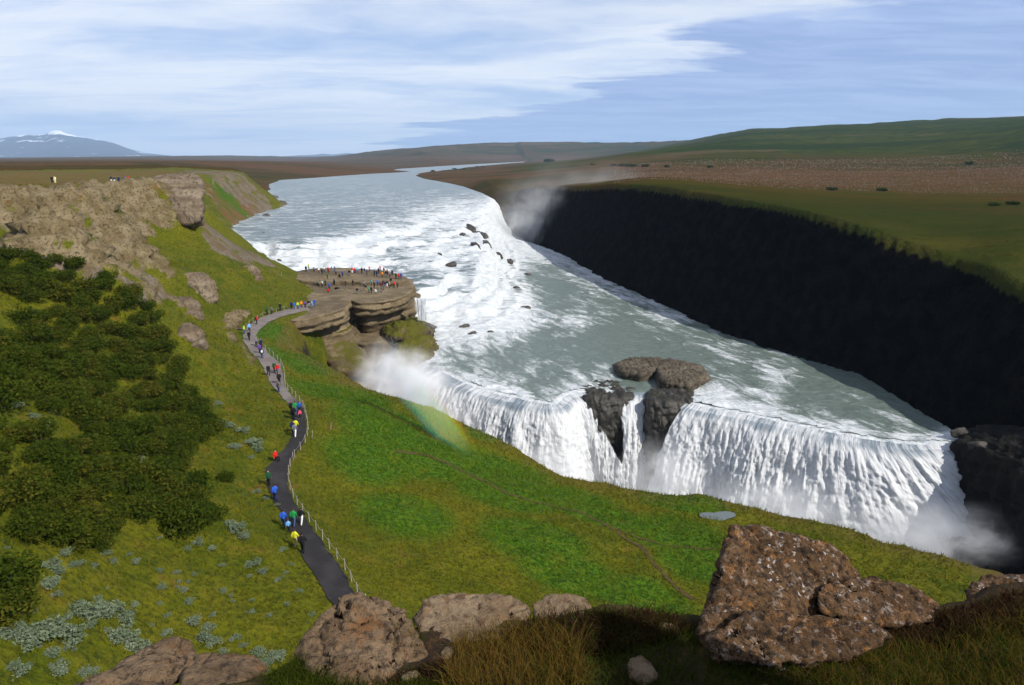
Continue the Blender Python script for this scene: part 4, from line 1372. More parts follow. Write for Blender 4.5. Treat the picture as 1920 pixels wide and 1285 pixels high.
LP2 = eg[:, None, :2] + odir[:, None, :] * ext[None, :, None]
LXY = np.concatenate([LP, LP2], 1)
NW = LXY.shape[1]
flat = LXY.reshape(-1, 2)
lz = np.full(len(flat), LEDGE_Z) + fbm(flat[:, 0], flat[:, 1], 1.1, 4, 401) * 0.12 + fbm(flat[:, 0], flat[:, 1], 0.16, 3, 405) * 0.035
lz = lz.reshape(NE, NW)
lz[:, 70:] -= np.array([0.05, 0.16, 0.38, 0.7, 1.2, 2.0, 4, 8, 14])[None, :]
lz[:, :70] += 0.9 * (1 - sstep(w, 0.0, 0.55))[None, :]
LV = np.column_stack([flat, lz.ravel()])


def make_ledge():
    m, t, o = material('heathy_soil')
    p = pos(t)
    a, b = t.noise(p, 1.6, 5, 0.65), t.noise(p, 14.0, 5, 0.7)
    c = t.mix(t.step(a, 0.38, 0.62), (0.030, 0.020, 0.012), (0.050, 0.045, 0.012))
    c = t.mix(t.step(b, 0.5, 0.72), c, (0.085, 0.045, 0.018))
    principled(t, o, c, 0.95, t.bump(b, 0.8, 0.04), 0.1)
    return m


M_LEDGE = make_ledge()
link('cliff_top', mesh_np('cliff_top', LV, grid_faces(NE, NW), True, None, (M_LEDGE,)), kind='structure')
BVH_L = BVHTree.FromPolygons([tuple(v) for v in LV], [tuple(f) for f in grid_faces(NE, NW)])


def ledge_at(x, y):
    h = BVH_L.ray_cast(Vector((x, y, 40)), Vector((0, 0, -1)))
    return h[0].z if h[0] is not None else LEDGE_Z


def make_boulder(name, c1, c2, c3, lichen, s=1.0):
    m, t, o = material(name)
    p = pos(t)
    a = t.noise(p, 2.2 * s, 6, 0.65)
    b = t.noise(p, 13.0 * s, 6, 0.7)
    f = t.noise(p, 46.0 * s, 4, 0.7)
    c = t.mix(t.step(a, 0.36, 0.64), c1, c2)
    c = t.mix(t.step(b, 0.46, 0.66), c, c3)
    if lichen:
        wn = t.vmath('ADD', p, t.vmath('SCALE', t.noise(p, 26, 4, 0.7, col=True), scale=0.09))
        c = t.mix(t.math('MULTIPLY', t.step(t.noise(wn, 8.5, 6, 0.75), 0.53, 0.60), t.step(f, 0.40, 0.58)), c, (0.26, 0.105, 0.018))
        c = t.mix(t.math('MULTIPLY', t.step(t.noise(wn, 17.0, 6, 0.75), 0.55, 0.61), 0.75), c, (0.30, 0.25, 0.21))
        c = t.mix(t.step(t.noise(wn, 25, 5, 0.72), 0.52, 0.58, 0, 0.85), c, (0.012, 0.010, 0.009))
        sp = t.voro(wn, 15.0)
        c = t.mix(t.math('MULTIPLY', t.step(sp, 0.26, 0.16), t.step(t.noise(p, 2.7, 3, 0.5), 0.50, 0.60)), c, (0.46, 0.41, 0.38))
    else:
        c = t.mix(t.step(t.noise(p, 3.4, 5, 0.7), 0.56, 0.70, 0, 0.75), c, (0.20, 0.085, 0.026))
        c = t.mix(t.step(t.noise(p, 24, 5, 0.72), 0.60, 0.68, 0, 0.8), c, (0.022, 0.017, 0.014))
    pit = t.voro(t.vmath('ADD', p, t.vmath('SCALE', t.noise(p, 9, 3, 0.6, col=True), scale=0.12)), 8.0 * s)
    h = t.math('ADD', t.math('MULTIPLY', b, 0.8), t.math('ADD', t.math('MULTIPLY', f, 0.4), t.math('MULTIPLY', t.step(pit, 0.0, 0.28), 0.5)))
    principled(t, o, c, 0.92, t.bump(h, 1.0, 0.055), 0.2)
    return m


M_LICHEN = make_boulder('lichen_boulder', (0.082, 0.043, 0.018), (0.140, 0.078, 0.036), (0.030, 0.019, 0.011), True)
M_TAN = make_boulder('tan_boulder', (0.195, 0.132, 0.076), (0.260, 0.188, 0.115), (0.105, 0.062, 0.032), False)
M_BROWN = make_boulder('brown_boulder', (0.140, 0.086, 0.046), (0.215, 0.145, 0.084), (0.045, 0.030, 0.018), False)


def fg_rock(name, pts, lab, mat, seed, edge=0.026, amp=0.045, ns=0.36, sm=0, rough=0.8):
    """pts: (u, v, depth along the ray) outlining the stone's visible and hidden corners"""
    P = [at_t(u, v, d) for u, v, d in pts]
    me = hull_rock(name, P, edge, amp * rough, ns, seed, mat, sm)
    co = np.array([v.co[:] for v in me.vertices])
    no = np.array([v.normal[:] for v in me.vertices])
    g_ = noise3(co, 0.10, 4, seed + 40, 0.6, True) * 0.020 + noise3(co * np.array([1, 1, 2.5]), 0.30, 3, seed + 60, 0.5, True) * 0.028 - 0.03
    cr_ = noise3(co, 0.42, 2, seed + 80)
    cr2 = noise3(co * np.array([1, 1, 0.5]), 0.30, 2, seed + 90)
    g_ = g_ - 0.050 * np.exp(-(cr_ / 0.05) ** 2) - 0.035 * np.exp(-(cr2 / 0.06) ** 2)
    me.vertices.foreach_set('co', (co + no * (g_ * rough)[:, None]).astype(np.float32).ravel())
    me.update()
    return link(name, me, label=lab, cat='boulder', group='boulders on the near ledge')


fg_rock('boulder', [(1372, 990, 5.35), (1420, 992, 5.4), (1470, 1003, 5.45), (1555, 1022, 5.45), (1585, 1050, 5.4), (1608, 1082, 5.35), (1575, 1098, 5.3), (1500, 1112, 5.1), (1448, 1150, 4.9), (1350, 1090, 4.95), (1312, 1190, 4.72), (1330, 1235, 4.6), (1420, 1235, 4.6), (1450, 1160, 4.8),
                    (1400, 1010, 6.0), (1560, 1040, 6.0), (1330, 1200, 5.7), (1430, 1200, 5.5), (1410, 1265, 4.7)],
        'biggest upright boulder on the near ledge, crusted with orange and white lichen', M_LICHEN, 501, rough=0.62)
fg_rock('boulder', [(1330, 1195, 4.6), (1400, 1150, 4.7), (1470, 1152, 4.7), (1560, 1172, 4.66), (1620, 1172, 4.66), (1665, 1195, 4.6), (1600, 1225, 4.45), (1450, 1245, 4.4), (1340, 1235, 4.45), (1500, 1165, 4.9), (1640, 1195, 4.85), (1500, 1260, 4.7)],
        'low lichen-speckled slab in front of the biggest boulder', M_LICHEN, 507, rough=0.62)
fg_rock('boulder', [(1535, 1110, 5.0), (1560, 1092, 5.1), (1640, 1088, 5.2), (1700, 1105, 5.2), (1745, 1130, 5.15), (1775, 1158, 5.05), (1690, 1168, 4.9), (1600, 1165, 4.85), (1540, 1145, 4.9), (1700, 1120, 5.7), (1580, 1110, 5.7), (1680, 1190, 5.2)],
        'rounded brown boulder leaning on the right of the biggest boulder', M_LICHEN, 511, rough=0.62)
fg_rock('boulder', [(640, 1122, 5.05), (672, 1118, 5.1), (700, 1138, 5.0), (750, 1145, 5.0), (760, 1170, 4.9), (790, 1225, 4.6), (800, 1262, 4.45), (700, 1290, 4.3), (600, 1270, 4.4), (560, 1225, 4.6), (600, 1170, 4.85), (680, 1150, 5.6), (760, 1200, 5.4), (600, 1240, 5.3), (700, 1320, 4.5)],
        'pointed tan boulder at the near end of the path', M_BROWN, 517)
fg_rock('boulder', [(776, 1160, 5.0), (800, 1125, 5.1), (825, 1116, 5.15), (880, 1126, 5.15), (925, 1118, 5.15), (965, 1122, 5.15), (992, 1145, 5.05), (985, 1165, 4.95), (940, 1195, 4.75), (850, 1205, 4.7), (790, 1185, 4.8), (830, 1140, 5.7), (970, 1150, 5.7), (880, 1225, 4.9)],
        'smooth pale tan boulder in the middle of the near ledge', M_TAN, 523, rough=0.34)
fg_rock('boulder', [(999, 1135, 5.1), (1025, 1119, 5.2), (1065, 1115, 5.2), (1095, 1124, 5.2), (1110, 1145, 5.1), (1095, 1165, 4.95), (1040, 1172, 4.9), (1005, 1155, 5.0), (1050, 1140, 5.6), (1050, 1185, 5.1)],
        'small rounded pale boulder right of the smooth tan one', M_TAN, 529, rough=0.3)
fg_rock('boulder', [(135, 1292, 4.5), (230, 1255, 4.75), (325, 1197, 5.1), (345, 1203, 5.1), (362, 1232, 4.95), (350, 1260, 4.75), (300, 1300, 4.45), (180, 1320, 4.35), (330, 1230, 5.6), (250, 1300, 5.2), (250, 1340, 4.6)],
        'wedge-shaped brown boulder at the bottom left edge', M_BROWN, 537, rough=0.55)
fg_rock('boulder', [(350, 1245, 4.8), (385, 1232, 4.9), (430, 1232, 4.9), (480, 1243, 4.85), (505, 1252, 4.8), (470, 1270, 4.6), (420, 1295, 4.4), (340, 1300, 4.4), (430, 1250, 5.4), (400, 1330, 4.6)],
        'flat cracked brown slab beside the wedge-shaped boulder', M_BROWN, 541, rough=0.55)
fg_rock('boulder', [(1815, 1110, 5.4), (1850, 1090, 5.5), (1905, 1085, 5.5), (1960, 1090, 5.5), (2000, 1130, 5.3), (1900, 1150, 5.1), (1830, 1140, 5.2), (1880, 1110, 6.0), (1950, 1180, 5.5)],
        'dark rough boulder at the right edge of the ledge', M_LICHEN, 547)
P_ = [np.array(q) for q in [(2.50, 2.70, 32.4), (3.1, 2.35, 32.4), (2.40, 1.95, 32.3), (3.4, 1.2, 32.2), (2.95, 2.85, 30.6), (3.6, 2.4, 30.3), (2.75, 1.8, 30.3), (3.8, 0.9, 30.3), (3.0, 2.7, 30.3)]]
link('boulder', hull_rock('boulder', P_, 0.08, 0.05, 0.4, 571, M_BROWN, 1), label='unseen brown rock added right of the viewpoint to shade the grass', cat='boulder', group='boulders on the near ledge')  # out-of-view rock added to throw shade on the ledge foreground
for u, v, d, s, lab in [(840, 1232, 4.55, 0.055, 'pale fist-sized stone below the smooth tan boulder'), (1250, 1187, 4.85, 0.06, 'pale stone left of the biggest boulder'), (770, 1280, 4.35, 0.06, 'small grey stone at the bottom edge by the pointed boulder'), (1205, 1278, 4.4, 0.11, 'dark rough stone at the bottom edge in the shadow'), (1440, 1275, 4.3, 0.05, 'little stone in the grass below the lichened slab')]:
    p = at_t(u, v, d)
    o = link('stone', proto_rock[int(u) % 5], label=lab, cat='stone', group='loose stones on the ledge')
    o.location = (p[0], p[1], ledge_at(p[0], p[1]) + s * 0.3)
    o.scale = (s, s, s * 0.9)
    o.rotation_euler = (0.1, 0.2, u)
    o.material_slots[0].link = 'OBJECT'
    o.material_slots[0].material = M_TAN


# ------------------------------------------------------------------ plants on the ledge
def make_leaf(name, cols, trans=0.35, rough=0.6):
    m, t, o = material(name)
    k = attr(t, 'tone')
    k = t.math('ADD', t.math('MULTIPLY', k, 0.72), t.math('MULTIPLY', t.n('ShaderNodeObjectInfo').outputs['Random'], 0.34))
    c = t.mix(t.step(k, 0.0, 0.5), cols[0], cols[1])
    c = t.mix(t.step(k, 0.5, 1.0), c, cols[2])
    d = t.n('ShaderNodeBsdfDiffuse')
    t.put(d.inputs[0], c)
    tr = t.n('ShaderNodeBsdfTranslucent')
    t.put(tr.inputs[0], c)
    mx = t.n('ShaderNodeMixShader')
    mx.inputs[0].default_value = trans
    t.put(mx.inputs[1], d.outputs[0])
    t.put(mx.inputs[2], tr.outputs[0])
    t.put(o.inputs['Surface'], mx.outputs[0])
    return m


def blades(roots, h, wd, lean, rng, seg=3, normal=None):
    """tapered bent blades: roots (n,3) -> verts, quads, tone"""
    n = len(roots)
    az = rng.random(n) * 2 * math.pi
    lean = lean * (0.3 + rng.random(n))
    dx, dy = np.cos(az), np.sin(az)
    px, py = -dy, dx
    fa = rng.random(n) * math.pi
    px, py = np.cos(fa), np.sin(fa)
    V = []
    for k in range(seg + 1):
        q = k / seg
        c = roots + np.stack([dx * lean * h * q * q, dy * lean * h * q * q, h * q * (1 - 0.25 * lean * q)], 1)
        ww = wd * (1 - q * 0.92)
        V.append(c + np.stack([px * ww, py * ww, np.zeros(n)], 1))
        V.append(c - np.stack([px * ww, py * ww, np.zeros(n)], 1))
    V = np.stack(V, 1)          # n, 2(seg+1), 3
    m_ = 2 * (seg + 1)
    base = np.arange(n)[:, None] * m_
    F = []
    for k in range(seg):
        a = 2 * k
        F.append(np.stack([base[:, 0] + a, base[:, 0] + a + 1, base[:, 0] + a + 3, base[:, 0] + a + 2], 1))
    tone = np.repeat(np.clip(rng.random(n), 0, 1), m_)
    return V.reshape(-1, 3), np.vstack(F), tone


def ledge_pts(poly, n, rng):
    """random points on the ledge inside photo-pixel polygon"""
    poly = np.array(poly, float)
    res = []
    lo, hi = poly.min(0), poly.max(0)
    while len(res) < n:
        q = lo + rng.random((n, 2)) * (hi - lo)
        for u, v in q[inside(q, poly)]:
            p = at_z(u, v, LEDGE_Z)
            res.append((p[0], p[1], ledge_at(p[0], p[1]) - 0.01))
            if len(res) >= n:
                break
    return np.array(res)


rg = np.random.default_rng(77)
M_DRY = make_leaf('dry_grass', [(0.1700, 0.0723, 0.0187), (0.1360, 0.0935, 0.0187), (0.0723, 0.0723, 0.0127)])
M_GREENBLADE = make_leaf('green_grass', [(0.0186, 0.0341, 0.0050), (0.0403, 0.0558, 0.0062), (0.0775, 0.0744, 0.0124)])
M_HEATHER = make_leaf('heather', [(0.0280, 0.0154, 0.0098), (0.0490, 0.0252, 0.0126), (0.0350, 0.0385, 0.0084)])


def blade_object(name, sets, mat):
    V, F, T, off = [], [], [], 0
    for roots, hh, wd, lean in sets:
        v, f, tn = blades(roots, hh * (0.55 + 0.8 * rg.random(len(roots))), wd, lean, rg)
        V.append(v)
        F.append(f + off)
        T.append(tn)
        off += len(v)
    return link(name, mesh_np(name, np.vstack(V), np.vstack(F), False, {'tone': np.concatenate(T)}, (mat,)), kind='stuff')


dry = ledge_pts([(850, 1215), (900, 1195), (1000, 1180), (1090, 1210), (1110, 1285), (1080, 1320), (830, 1320)], 2600, rg)
dry2 = ledge_pts([(1500, 1240), (1660, 1215), (1760, 1190), (1960, 1150), (1960, 1330), (1450, 1330)], 2200, rg)
blade_object('dry_grass', [(dry, 0.17, 0.0028, 0.7), (dry2, 0.13, 0.0028, 0.8)], M_DRY)
gr1 = ledge_pts([(500, 1268), (570, 1232), (620, 1275), (700, 1300), (820, 1300), (860, 1320), (480, 1330)], 2400, rg)
gr2 = ledge_pts([(1330, 1235), (1480, 1245), (1650, 1210), (1960, 1160), (1960, 1330), (1310, 1330)], 4200, rg)
gr3 = ledge_pts([(990, 1175), (1110, 1150), (1250, 1160), (1310, 1170), (1310, 1330), (980, 1330)], 3000, rg)
gr4 = ledge_pts([(740, 1190), (790, 1200), (780, 1240), (760, 1215)], 300, rg)
blade_object('green_grass', [(gr1, 0.10, 0.0040, 0.9), (gr2, 0.12, 0.0032, 0.9), (gr3, 0.10, 0.0032, 0.9), (gr4, 0.08, 0.004, 0.9)], M_GREENBLADE)
he1 = ledge_pts([(940, 1195), (1000, 1170), (1110, 1155), (1260, 1150), (1300, 1190), (1180, 1230), (1000, 1230)], 2600, rg)
he2 = ledge_pts([(1660, 1170), (1800, 1140), (1960, 1110), (1960, 1200), (1650, 1210)], 1800, rg)
he3 = ledge_pts([(620, 1275), (700, 1290), (830, 1250), (860, 1300), (620, 1320)], 1200, rg)
blade_object('heather', [(he1, 0.10, 0.006, 0.8), (he2, 0.10, 0.006, 0.8), (he3, 0.06, 0.006, 0.8)], M_HEATHER)

# ------------------------------------------------------------------ shrubs
M_BIRCH = make_leaf('birch_leaves', [(0.016, 0.034, 0.005), (0.046, 0.068, 0.007), (0.115, 0.105, 0.014)], 0.4)
M_WILLOW = make_leaf('willow_leaves', [(0.090, 0.125, 0.070), (0.165, 0.205, 0.125), (0.250, 0.290, 0.200)], 0.3)
M_FARLEAF = make_leaf('far_leaves', [(0.012, 0.030, 0.008), (0.022, 0.044, 0.010), (0.040, 0.062, 0.014)], 0.2)
m, t, o = material('twig_bark')
principled(t, o, t.mix(t.noise(pos(t), 6, 3), (0.05, 0.035, 0.022), (0.10, 0.075, 0.05)), 0.9)
M_BARK = m


def crown_mesh(name, n, lobes, leaf, seed, mat, squash=0.75):
    rg_ = np.random.default_rng(seed)
    C = []
    cen = []
    for k in range(lobes):
        a = rg_.random() * 6.28
        rr_ = rg_.random() ** 0.6 * 0.62
        cen.append((math.cos(a) * rr_, math.sin(a) * rr_, 0.30 + rg_.random() * 0.42 * (1 - rr_ * 0.5), 0.26 + rg_.random() * 0.22))
    cen = np.array(cen)
    pick = rg_.integers(0, lobes, n)
    d = rg_.normal(size=(n, 3))
    d /= np.linalg.norm(d, axis=1)[:, None]
    rad = cen[pick, 3] * (0.45 + 0.6 * rg_.random(n) ** 0.5)
    P = cen[pick, :3] + d * rad[:, None] * np.array([1, 1, squash])
    P[:, 2] = np.maximum(P[:, 2], 0.02)
    a = rg_.normal(size=(n, 3)) + np.array([0, 0, 0.2])
    a /= np.linalg.norm(a, axis=1)[:, None]
    b = np.cross(a, rg_.normal(size=(n, 3)))
    b /= np.linalg.norm(b, axis=1)[:, None]
    s = leaf * (0.6 + 0.8 * rg_.random(n))[:, None]
    V = np.stack([P - a * s, P + b * s * 0.6, P + a * s, P - b * s * 0.6], 1).reshape(-1, 3)
    F = np.arange(n * 4).reshape(n, 4)
    tone = np.repeat(np.clip(0.25 * rg_.random(n) + 0.55 * rg_.random(lobes)[pick] + 0.3 * rg_.random(n), 0, 1), 4)
    return mesh_np(name, V, F, False, {'tone': tone}, (mat,))


def stem_mesh(name, seed):
    rg_ = np.random.default_rng(seed)
    V, F = [], []
    for k in range(7):
        a = rg_.random() * 6.28
        tip = np.array([math.cos(a) * 0.5 * rg_.random(), math.sin(a) * 0.5 * rg_.random(), 0.45 + 0.3 * rg_.random()])
        r0 = 0.022
        b = len(V)
        for q_, r_ in ((0.0, r0), (0.5, r0 * 0.7), (1.0, r0 * 0.25)):
            c = tip * q_ * np.array([q_ ** 0.5 if q_ else 0, q_ ** 0.5 if q_ else 0, 1]) + np.array([0, 0, -0.08 * (q_ == 0)])
            for s in range(5):
                V.append(c + np.array([math.cos(s * 1.2566) * r_, math.sin(s * 1.2566) * r_, 0]))
        for l in range(2):
            for s in range(5):
                F.append((b + l * 5 + s, b + l * 5 + (s + 1) % 5, b + l * 5 + 5 + (s + 1) % 5, b + l * 5 + 5 + s))
    return mesh_np(name, np.array(V), np.array(F), True, None, (M_BARK,))


birch = [(crown_mesh('crown', 1900, 13, 0.058, 600 + k, M_BIRCH, 0.85), stem_mesh('stem', 610 + k)) for k in range(5)]
willow = [(crown_mesh('crown', 620, 10, 0.085, 620 + k, M_WILLOW, 0.7), stem_mesh('stem', 630 + k)) for k in range(4)]
farbush = [(crown_mesh('crown', 420, 8, 0.11, 640 + k, M_FARLEAF, 0.9), stem_mesh('stem', 650 + k)) for k in range(3)]


def plant(name, proto, p, w, h, label, cat, group):
    e = link(name, None, label=label, cat=cat, group=group)
    e.location = (p[0], p[1], p[2] - 0.05)
    e.rotation_euler = (0, 0, random.random() * 6.28)
    e.scale = (w, w, h)
    for nm, me in zip(('crown', 'stem'), proto):
        link(nm, me, e)
    return e


def project(p):
    d = np.asarray(p) - CAM
    f_ = d[1] * math.cos(PITCH) - d[2] * math.sin(PITCH)
    return 960 + FPX * d[0] / f_, 642.5 - FPX * (d[1] * math.sin(PITCH) + d[2] * math.cos(PITCH)) / f_


T1 = np.array([(-30, 486), (100, 488), (190, 520), (255, 560), (300, 612), (330, 690), (375, 775), (385, 830), (350, 870), (255, 858), (200, 842), (130, 790), (-30, 765), (-30, 668), (60, 600), (130, 610), (40, 562), (-30, 525)], float)
T2 = np.array([(-30, 800), (120, 832), (200, 862), (262, 880), (330, 885), (362, 930), (415, 985), (340, 998), (255, 965), (170, 1025), (60, 1015), (-30, 990)], float)
rs = np.random.default_rng(5)


def scatter_px(poly, mind, tries, dens):
    got = []
    lo, hi = poly.min(0), poly.max(0)
    for _ in range(tries):
        q_ = lo + rs.random(2) * (hi - lo)
        if not inside(q_[None], poly)[0]:
            continue
        p = hit(*q_)
        if p is None:
            continue
        md = mind
        if all((p[0] - g[0]) ** 2 + (p[1] - g[1]) ** 2 > md * md for g in got):
            got.append(p)
        if len(got) >= dens:
            break
    return got


for poly, lab, grp, nmax, md in ((T1, 'dark green birch shrub massed in the large thicket below the cliff', 'shrubs of the upper thicket', 150, 1.75),
                                 (T2, 'dark green birch shrub massed in the lower thicket above the grass', 'shrubs of the lower thicket', 80, 1.35)):
    for p in scatter_px(poly, md, 2500, nmax):
        pu, pv = project(p)
        if poly is T1:
            zone = ('along the top edge under the cliff' if pv < 560 else 'at the left photo edge' if pu < 70 else 'along its right edge facing the path' if pu > 290 - max(0, 680 - pv) * 0.3 else 'in its upper middle' if pv < 680 else 'in its lower part')
            zone = 'of the upper thicket, ' + zone
        else:
            zone = 'of the lower thicket, ' + ('at the left photo edge' if pu < 90 else 'at its right tip' if pu > 320 else 'at its top' if pv < 890 else 'in its middle')
        dist = np.linalg.norm(p - CAM)
        w_ = random.uniform(1.5, 2.5) * (1.0 if dist > 60 else 0.85)
        plant('birch_shrub', birch[random.randrange(5)], p, w_, w_ * random.uniform(0.75, 1.05), ('broad' if w_ > 2.05 else 'small') + ' dark green birch shrub ' + zone, 'shrub', grp)
for u, v, w_, lab in [(338, 682, 1.6, 'single dark shrub on the open slope below the small outcrop'), (347, 742, 1.5, 'upper dark shrub right of the thicket edge'), (372, 768, 1.9, 'dark shrub just right of the upper thicket'),
                      (398, 812, 2.0, 'rounded dark shrub among pale willows by the thicket'), (421, 902, 1.2, 'lone dark shrub in grass left of the path'), (330, 705, 1.3, 'small dark shrub at the thicket corner'),
                      (15, 1112, 2.2, 'dark shrub at the left edge above the willow clumps'), (8, 1165, 1.8, 'lower dark shrub at the left edge of the slope'), (190, 1032, 1.0, 'small dark shrub below the lower thicket'), (400, 790, 1.2, 'small dark shrub above the rounded one'),
                      (62, 1010, 1.6, 'dark shrub below the lower thicket on the left'), (150, 1025, 1.5, 'dark shrub at the bottom tip of the lower thicket')]:
    plant('birch_shrub', birch[random.randrange(5)], hit(u, v), w_, w_ * 0.85, lab, 'shrub', 'single shrubs on the slope')
WILL = [(150, 1150, 1.1), (172, 1158, 0.9), (205, 1152, 1.0), (238, 1165, 1.0), (190, 1145, .8), (80, 1192, 1.2), (110, 1188, 1.0), (45, 1196, .9), (140, 1200, 1.0), (215, 1200, .9), (245, 1208, 1.0), (262, 1222, .8), (60, 1215, .8), (100, 1225, .6),
        (440, 995, 1.1), (455, 1008, .8), (430, 985, .7), (120, 1040, .6), (100, 1062, .7), (90, 1100, .8), (110, 1072, .6), (370, 1022, .6), (395, 1030, .5), (360, 1170, .7), (390, 1180, .6), (380, 1200, .8), (400, 1212, .7), (475, 1062, .8), (490, 1075, .6),
        (470, 1150, .4), (520, 1090, .4), (430, 800, 1.0), (455, 812, 1.1), (475, 835, 1.3), (485, 845, 1.1), (440, 840, .9), (410, 760, .8), (415, 795, .7), (470, 860, .6), (20, 1190, .8), (60, 785, .7), (30, 765, .7), (90, 800, .7), (165, 970, .9), (175, 982, .7), (180, 905, .6), (215, 918, .6), (265, 865, .8),
        (490, 1225, .7), (520, 1235, .7), (500, 1245, .6), (40, 1265, .7), (110, 1262, .6), (20, 1255, .5), (585, 1155, .4), (30, 1080, .5), (225, 830, .7), (300, 815, .8), (350, 850, .6), (310, 1190, .5), (345, 1110, .5), (420, 1110, .5), (330, 1075, .4), (440, 1200, .5), (545, 1060, .35), (560, 1110, .4), (500, 935, .5), (480, 925, .6), (520, 948, .4)]
for u, v, w_ in WILL:
    p = hit(u, v)
    lab = ('pale silvery willow clump at the bottom left of the slope' if v > 1130 and u < 300 else 'pale silvery willow clump on the grass beside the asphalt path' if u > 330 and v > 900 else
           'pale silvery willow clump between the dark thicket and the path' if u > 330 else 'pale silvery willow clump at the edge of the dark thickets')
    plant('willow_clump', willow[random.randrange(4)], p, w_, w_ * 0.75, lab, 'willow', 'pale willow clumps on the slope')
for _ in range(70):
    u, v = rs.random() * 540, 1000 + rs.random() * 270
    p = hit(u, v)
    if p is None or poly_near(p[None, :2], PC[:, :2])[0][0] < 2.2:
        continue
    w_ = 0.22 + 0.3 * rs.random()
    lab = 'tiny pale willow tuft on the lower slope, ' + ('near the left photo edge' if u < 150 else 'below the lower thicket' if u < 330 else 'close to the path') + (', upper ones' if v < 1110 else ', lower ones')
    plant('willow_clump', willow[random.randrange(4)], p, w_, w_ * 0.8, lab, 'willow', 'tiny willow tufts')

# bushes and scrub far off on the right bank and in the valley behind
for k, (u, v, w_) in enumerate([(820, 318, 9), (838, 319, 8), (852, 318, 7), (812, 322, 6), (870, 318, 6), (895, 314, 6), (905, 313.5, 6), (1560, 357, 3.0), (1655, 359, 3.2), (1818, 309, 7), (1865, 386, 2.4), (1900, 384, 2.6), (1150, 312, 6), (1165, 312, 6), (1180, 313, 7), (1190, 313, 6), (1210, 313, 6), (1110, 310, 5), (1330, 315, 5), (1250, 314, 5)]):
    p = hit(u, v)
    lab = 'dark bush clump on the point where the river bends' if u < 910 else 'dark bush on the plateau right of the canyon' if u > 1500 else 'distant dark bush in the row beyond the spray'
    plant('far_bush', farbush[k % 3], p, w_, w_ * 0.55, lab, 'bush', 'far bushes')
for k in range(46):
    u = 905 + rs.random() * 130
    v = 296 + rs.random() * 9
    p = hit(u, v)
    if p is None or np.hypot(p[0], p[1]) < 900:
        continue
    s_ = np.hypot(p[0], p[1]) / 1300 * 8
    plant('far_bush', farbush[k % 3], p, s_ * 1.5, s_ * 0.8, 'dark scrub bush in the shaded wood beyond the river bend', 'bush', 'wood beyond the river')

# ------------------------------------------------------------------ grass tufts over the near slope
rg = np.random.default_rng(99)
gp = []
N_T = 110000
tu = np.radians(-43 + rg.random(N_T * 3) * 80)
tr_ = np.exp(math.log(26) + rg.random(N_T * 3) * math.log(190 / 26))
cand = np.stack([np.sin(tu) * tr_, np.cos(tu) * tr_], 1)
ok = inside(cand, LEFT_POLY)
dpc, _, pr_ = poly_near(cand, PC[::4, :2])
ok &= dpc > np.interp(pr_, np.arange(len(PW[::4])), PW[::4]) + 0.35
cand = cand[ok][:N_T]
# height and masks straight from the land grid (bilinear on the polar lattice)
ti = np.interp(np.arctan2(cand[:, 0], cand[:, 1]), TH, np.arange(nT))
ri = np.interp(np.hypot(cand[:, 0], cand[:, 1]), RR, np.arange(nR))
i0, j0 = np.minimum(ti.astype(int), nT - 2), np.minimum(ri.astype(int), nR - 2)
ft, fr_ = ti - i0, ri - j0


def lat(arr):
    A = arr.reshape(nT, nR)
    return A[i0, j0] * (1 - ft) * (1 - fr_) + A[i0 + 1, j0] * ft * (1 - fr_) + A[i0, j0 + 1] * (1 - ft) * fr_ + A[i0 + 1, j0 + 1] * ft * fr_


cz = lat(GZ)
bare = np.maximum.reduce([lat(mk['rock']), lat(mk['scree']), lat(mk['basalt_and_shade'])])
sel = (bare < 0.3) & (cz > -16) & (lat(GSD) > 0.3)
cand, cz, lu = cand[sel], cz[sel], lat(mk['lush'])[sel]
roots = np.column_stack([cand, cz - 0.04])
dist = np.linalg.norm(roots - CAM, axis=1)
pat = fbm(cand[:, 0], cand[:, 1], 5.0, 3, 701) + 0.6 * fbm(cand[:, 0], cand[:, 1], 22.0, 2, 705)
M_TUFT = make_leaf('slope_grass', [(0.036, 0.052, 0.003), (0.100, 0.106, 0.004), (0.150, 0.125, 0.010)], 0.25)
M_TUFTL = make_leaf('lush_grass', [(0.018, 0.046, 0.003), (0.050, 0.100, 0.004), (0.100, 0.140, 0.006)], 0.25)
is_l = lu + 0.25 * pat > 0.45
for nm, msk, mt in (('slope_grass', ~is_l, M_TUFT), ('lush_grass', is_l, M_TUFTL)):
    rt = roots[msk]
    ds = dist[msk]
    v, f, tn = blades(rt, (0.16 + 0.20 * rg.random(len(rt))) * np.clip(ds / 60, 0.7, 1.6), 0.045 * np.clip(ds / 50, 0.8, 2.2), 0.9, rg, seg=1)
    tn = np.clip(tn * 0.55 + 0.35 + 0.6 * np.repeat(pat[msk], 4), 0, 1)
    link(nm, mesh_np(nm, v, f, False, {'tone': tn}, (mt,)), kind='stuff')

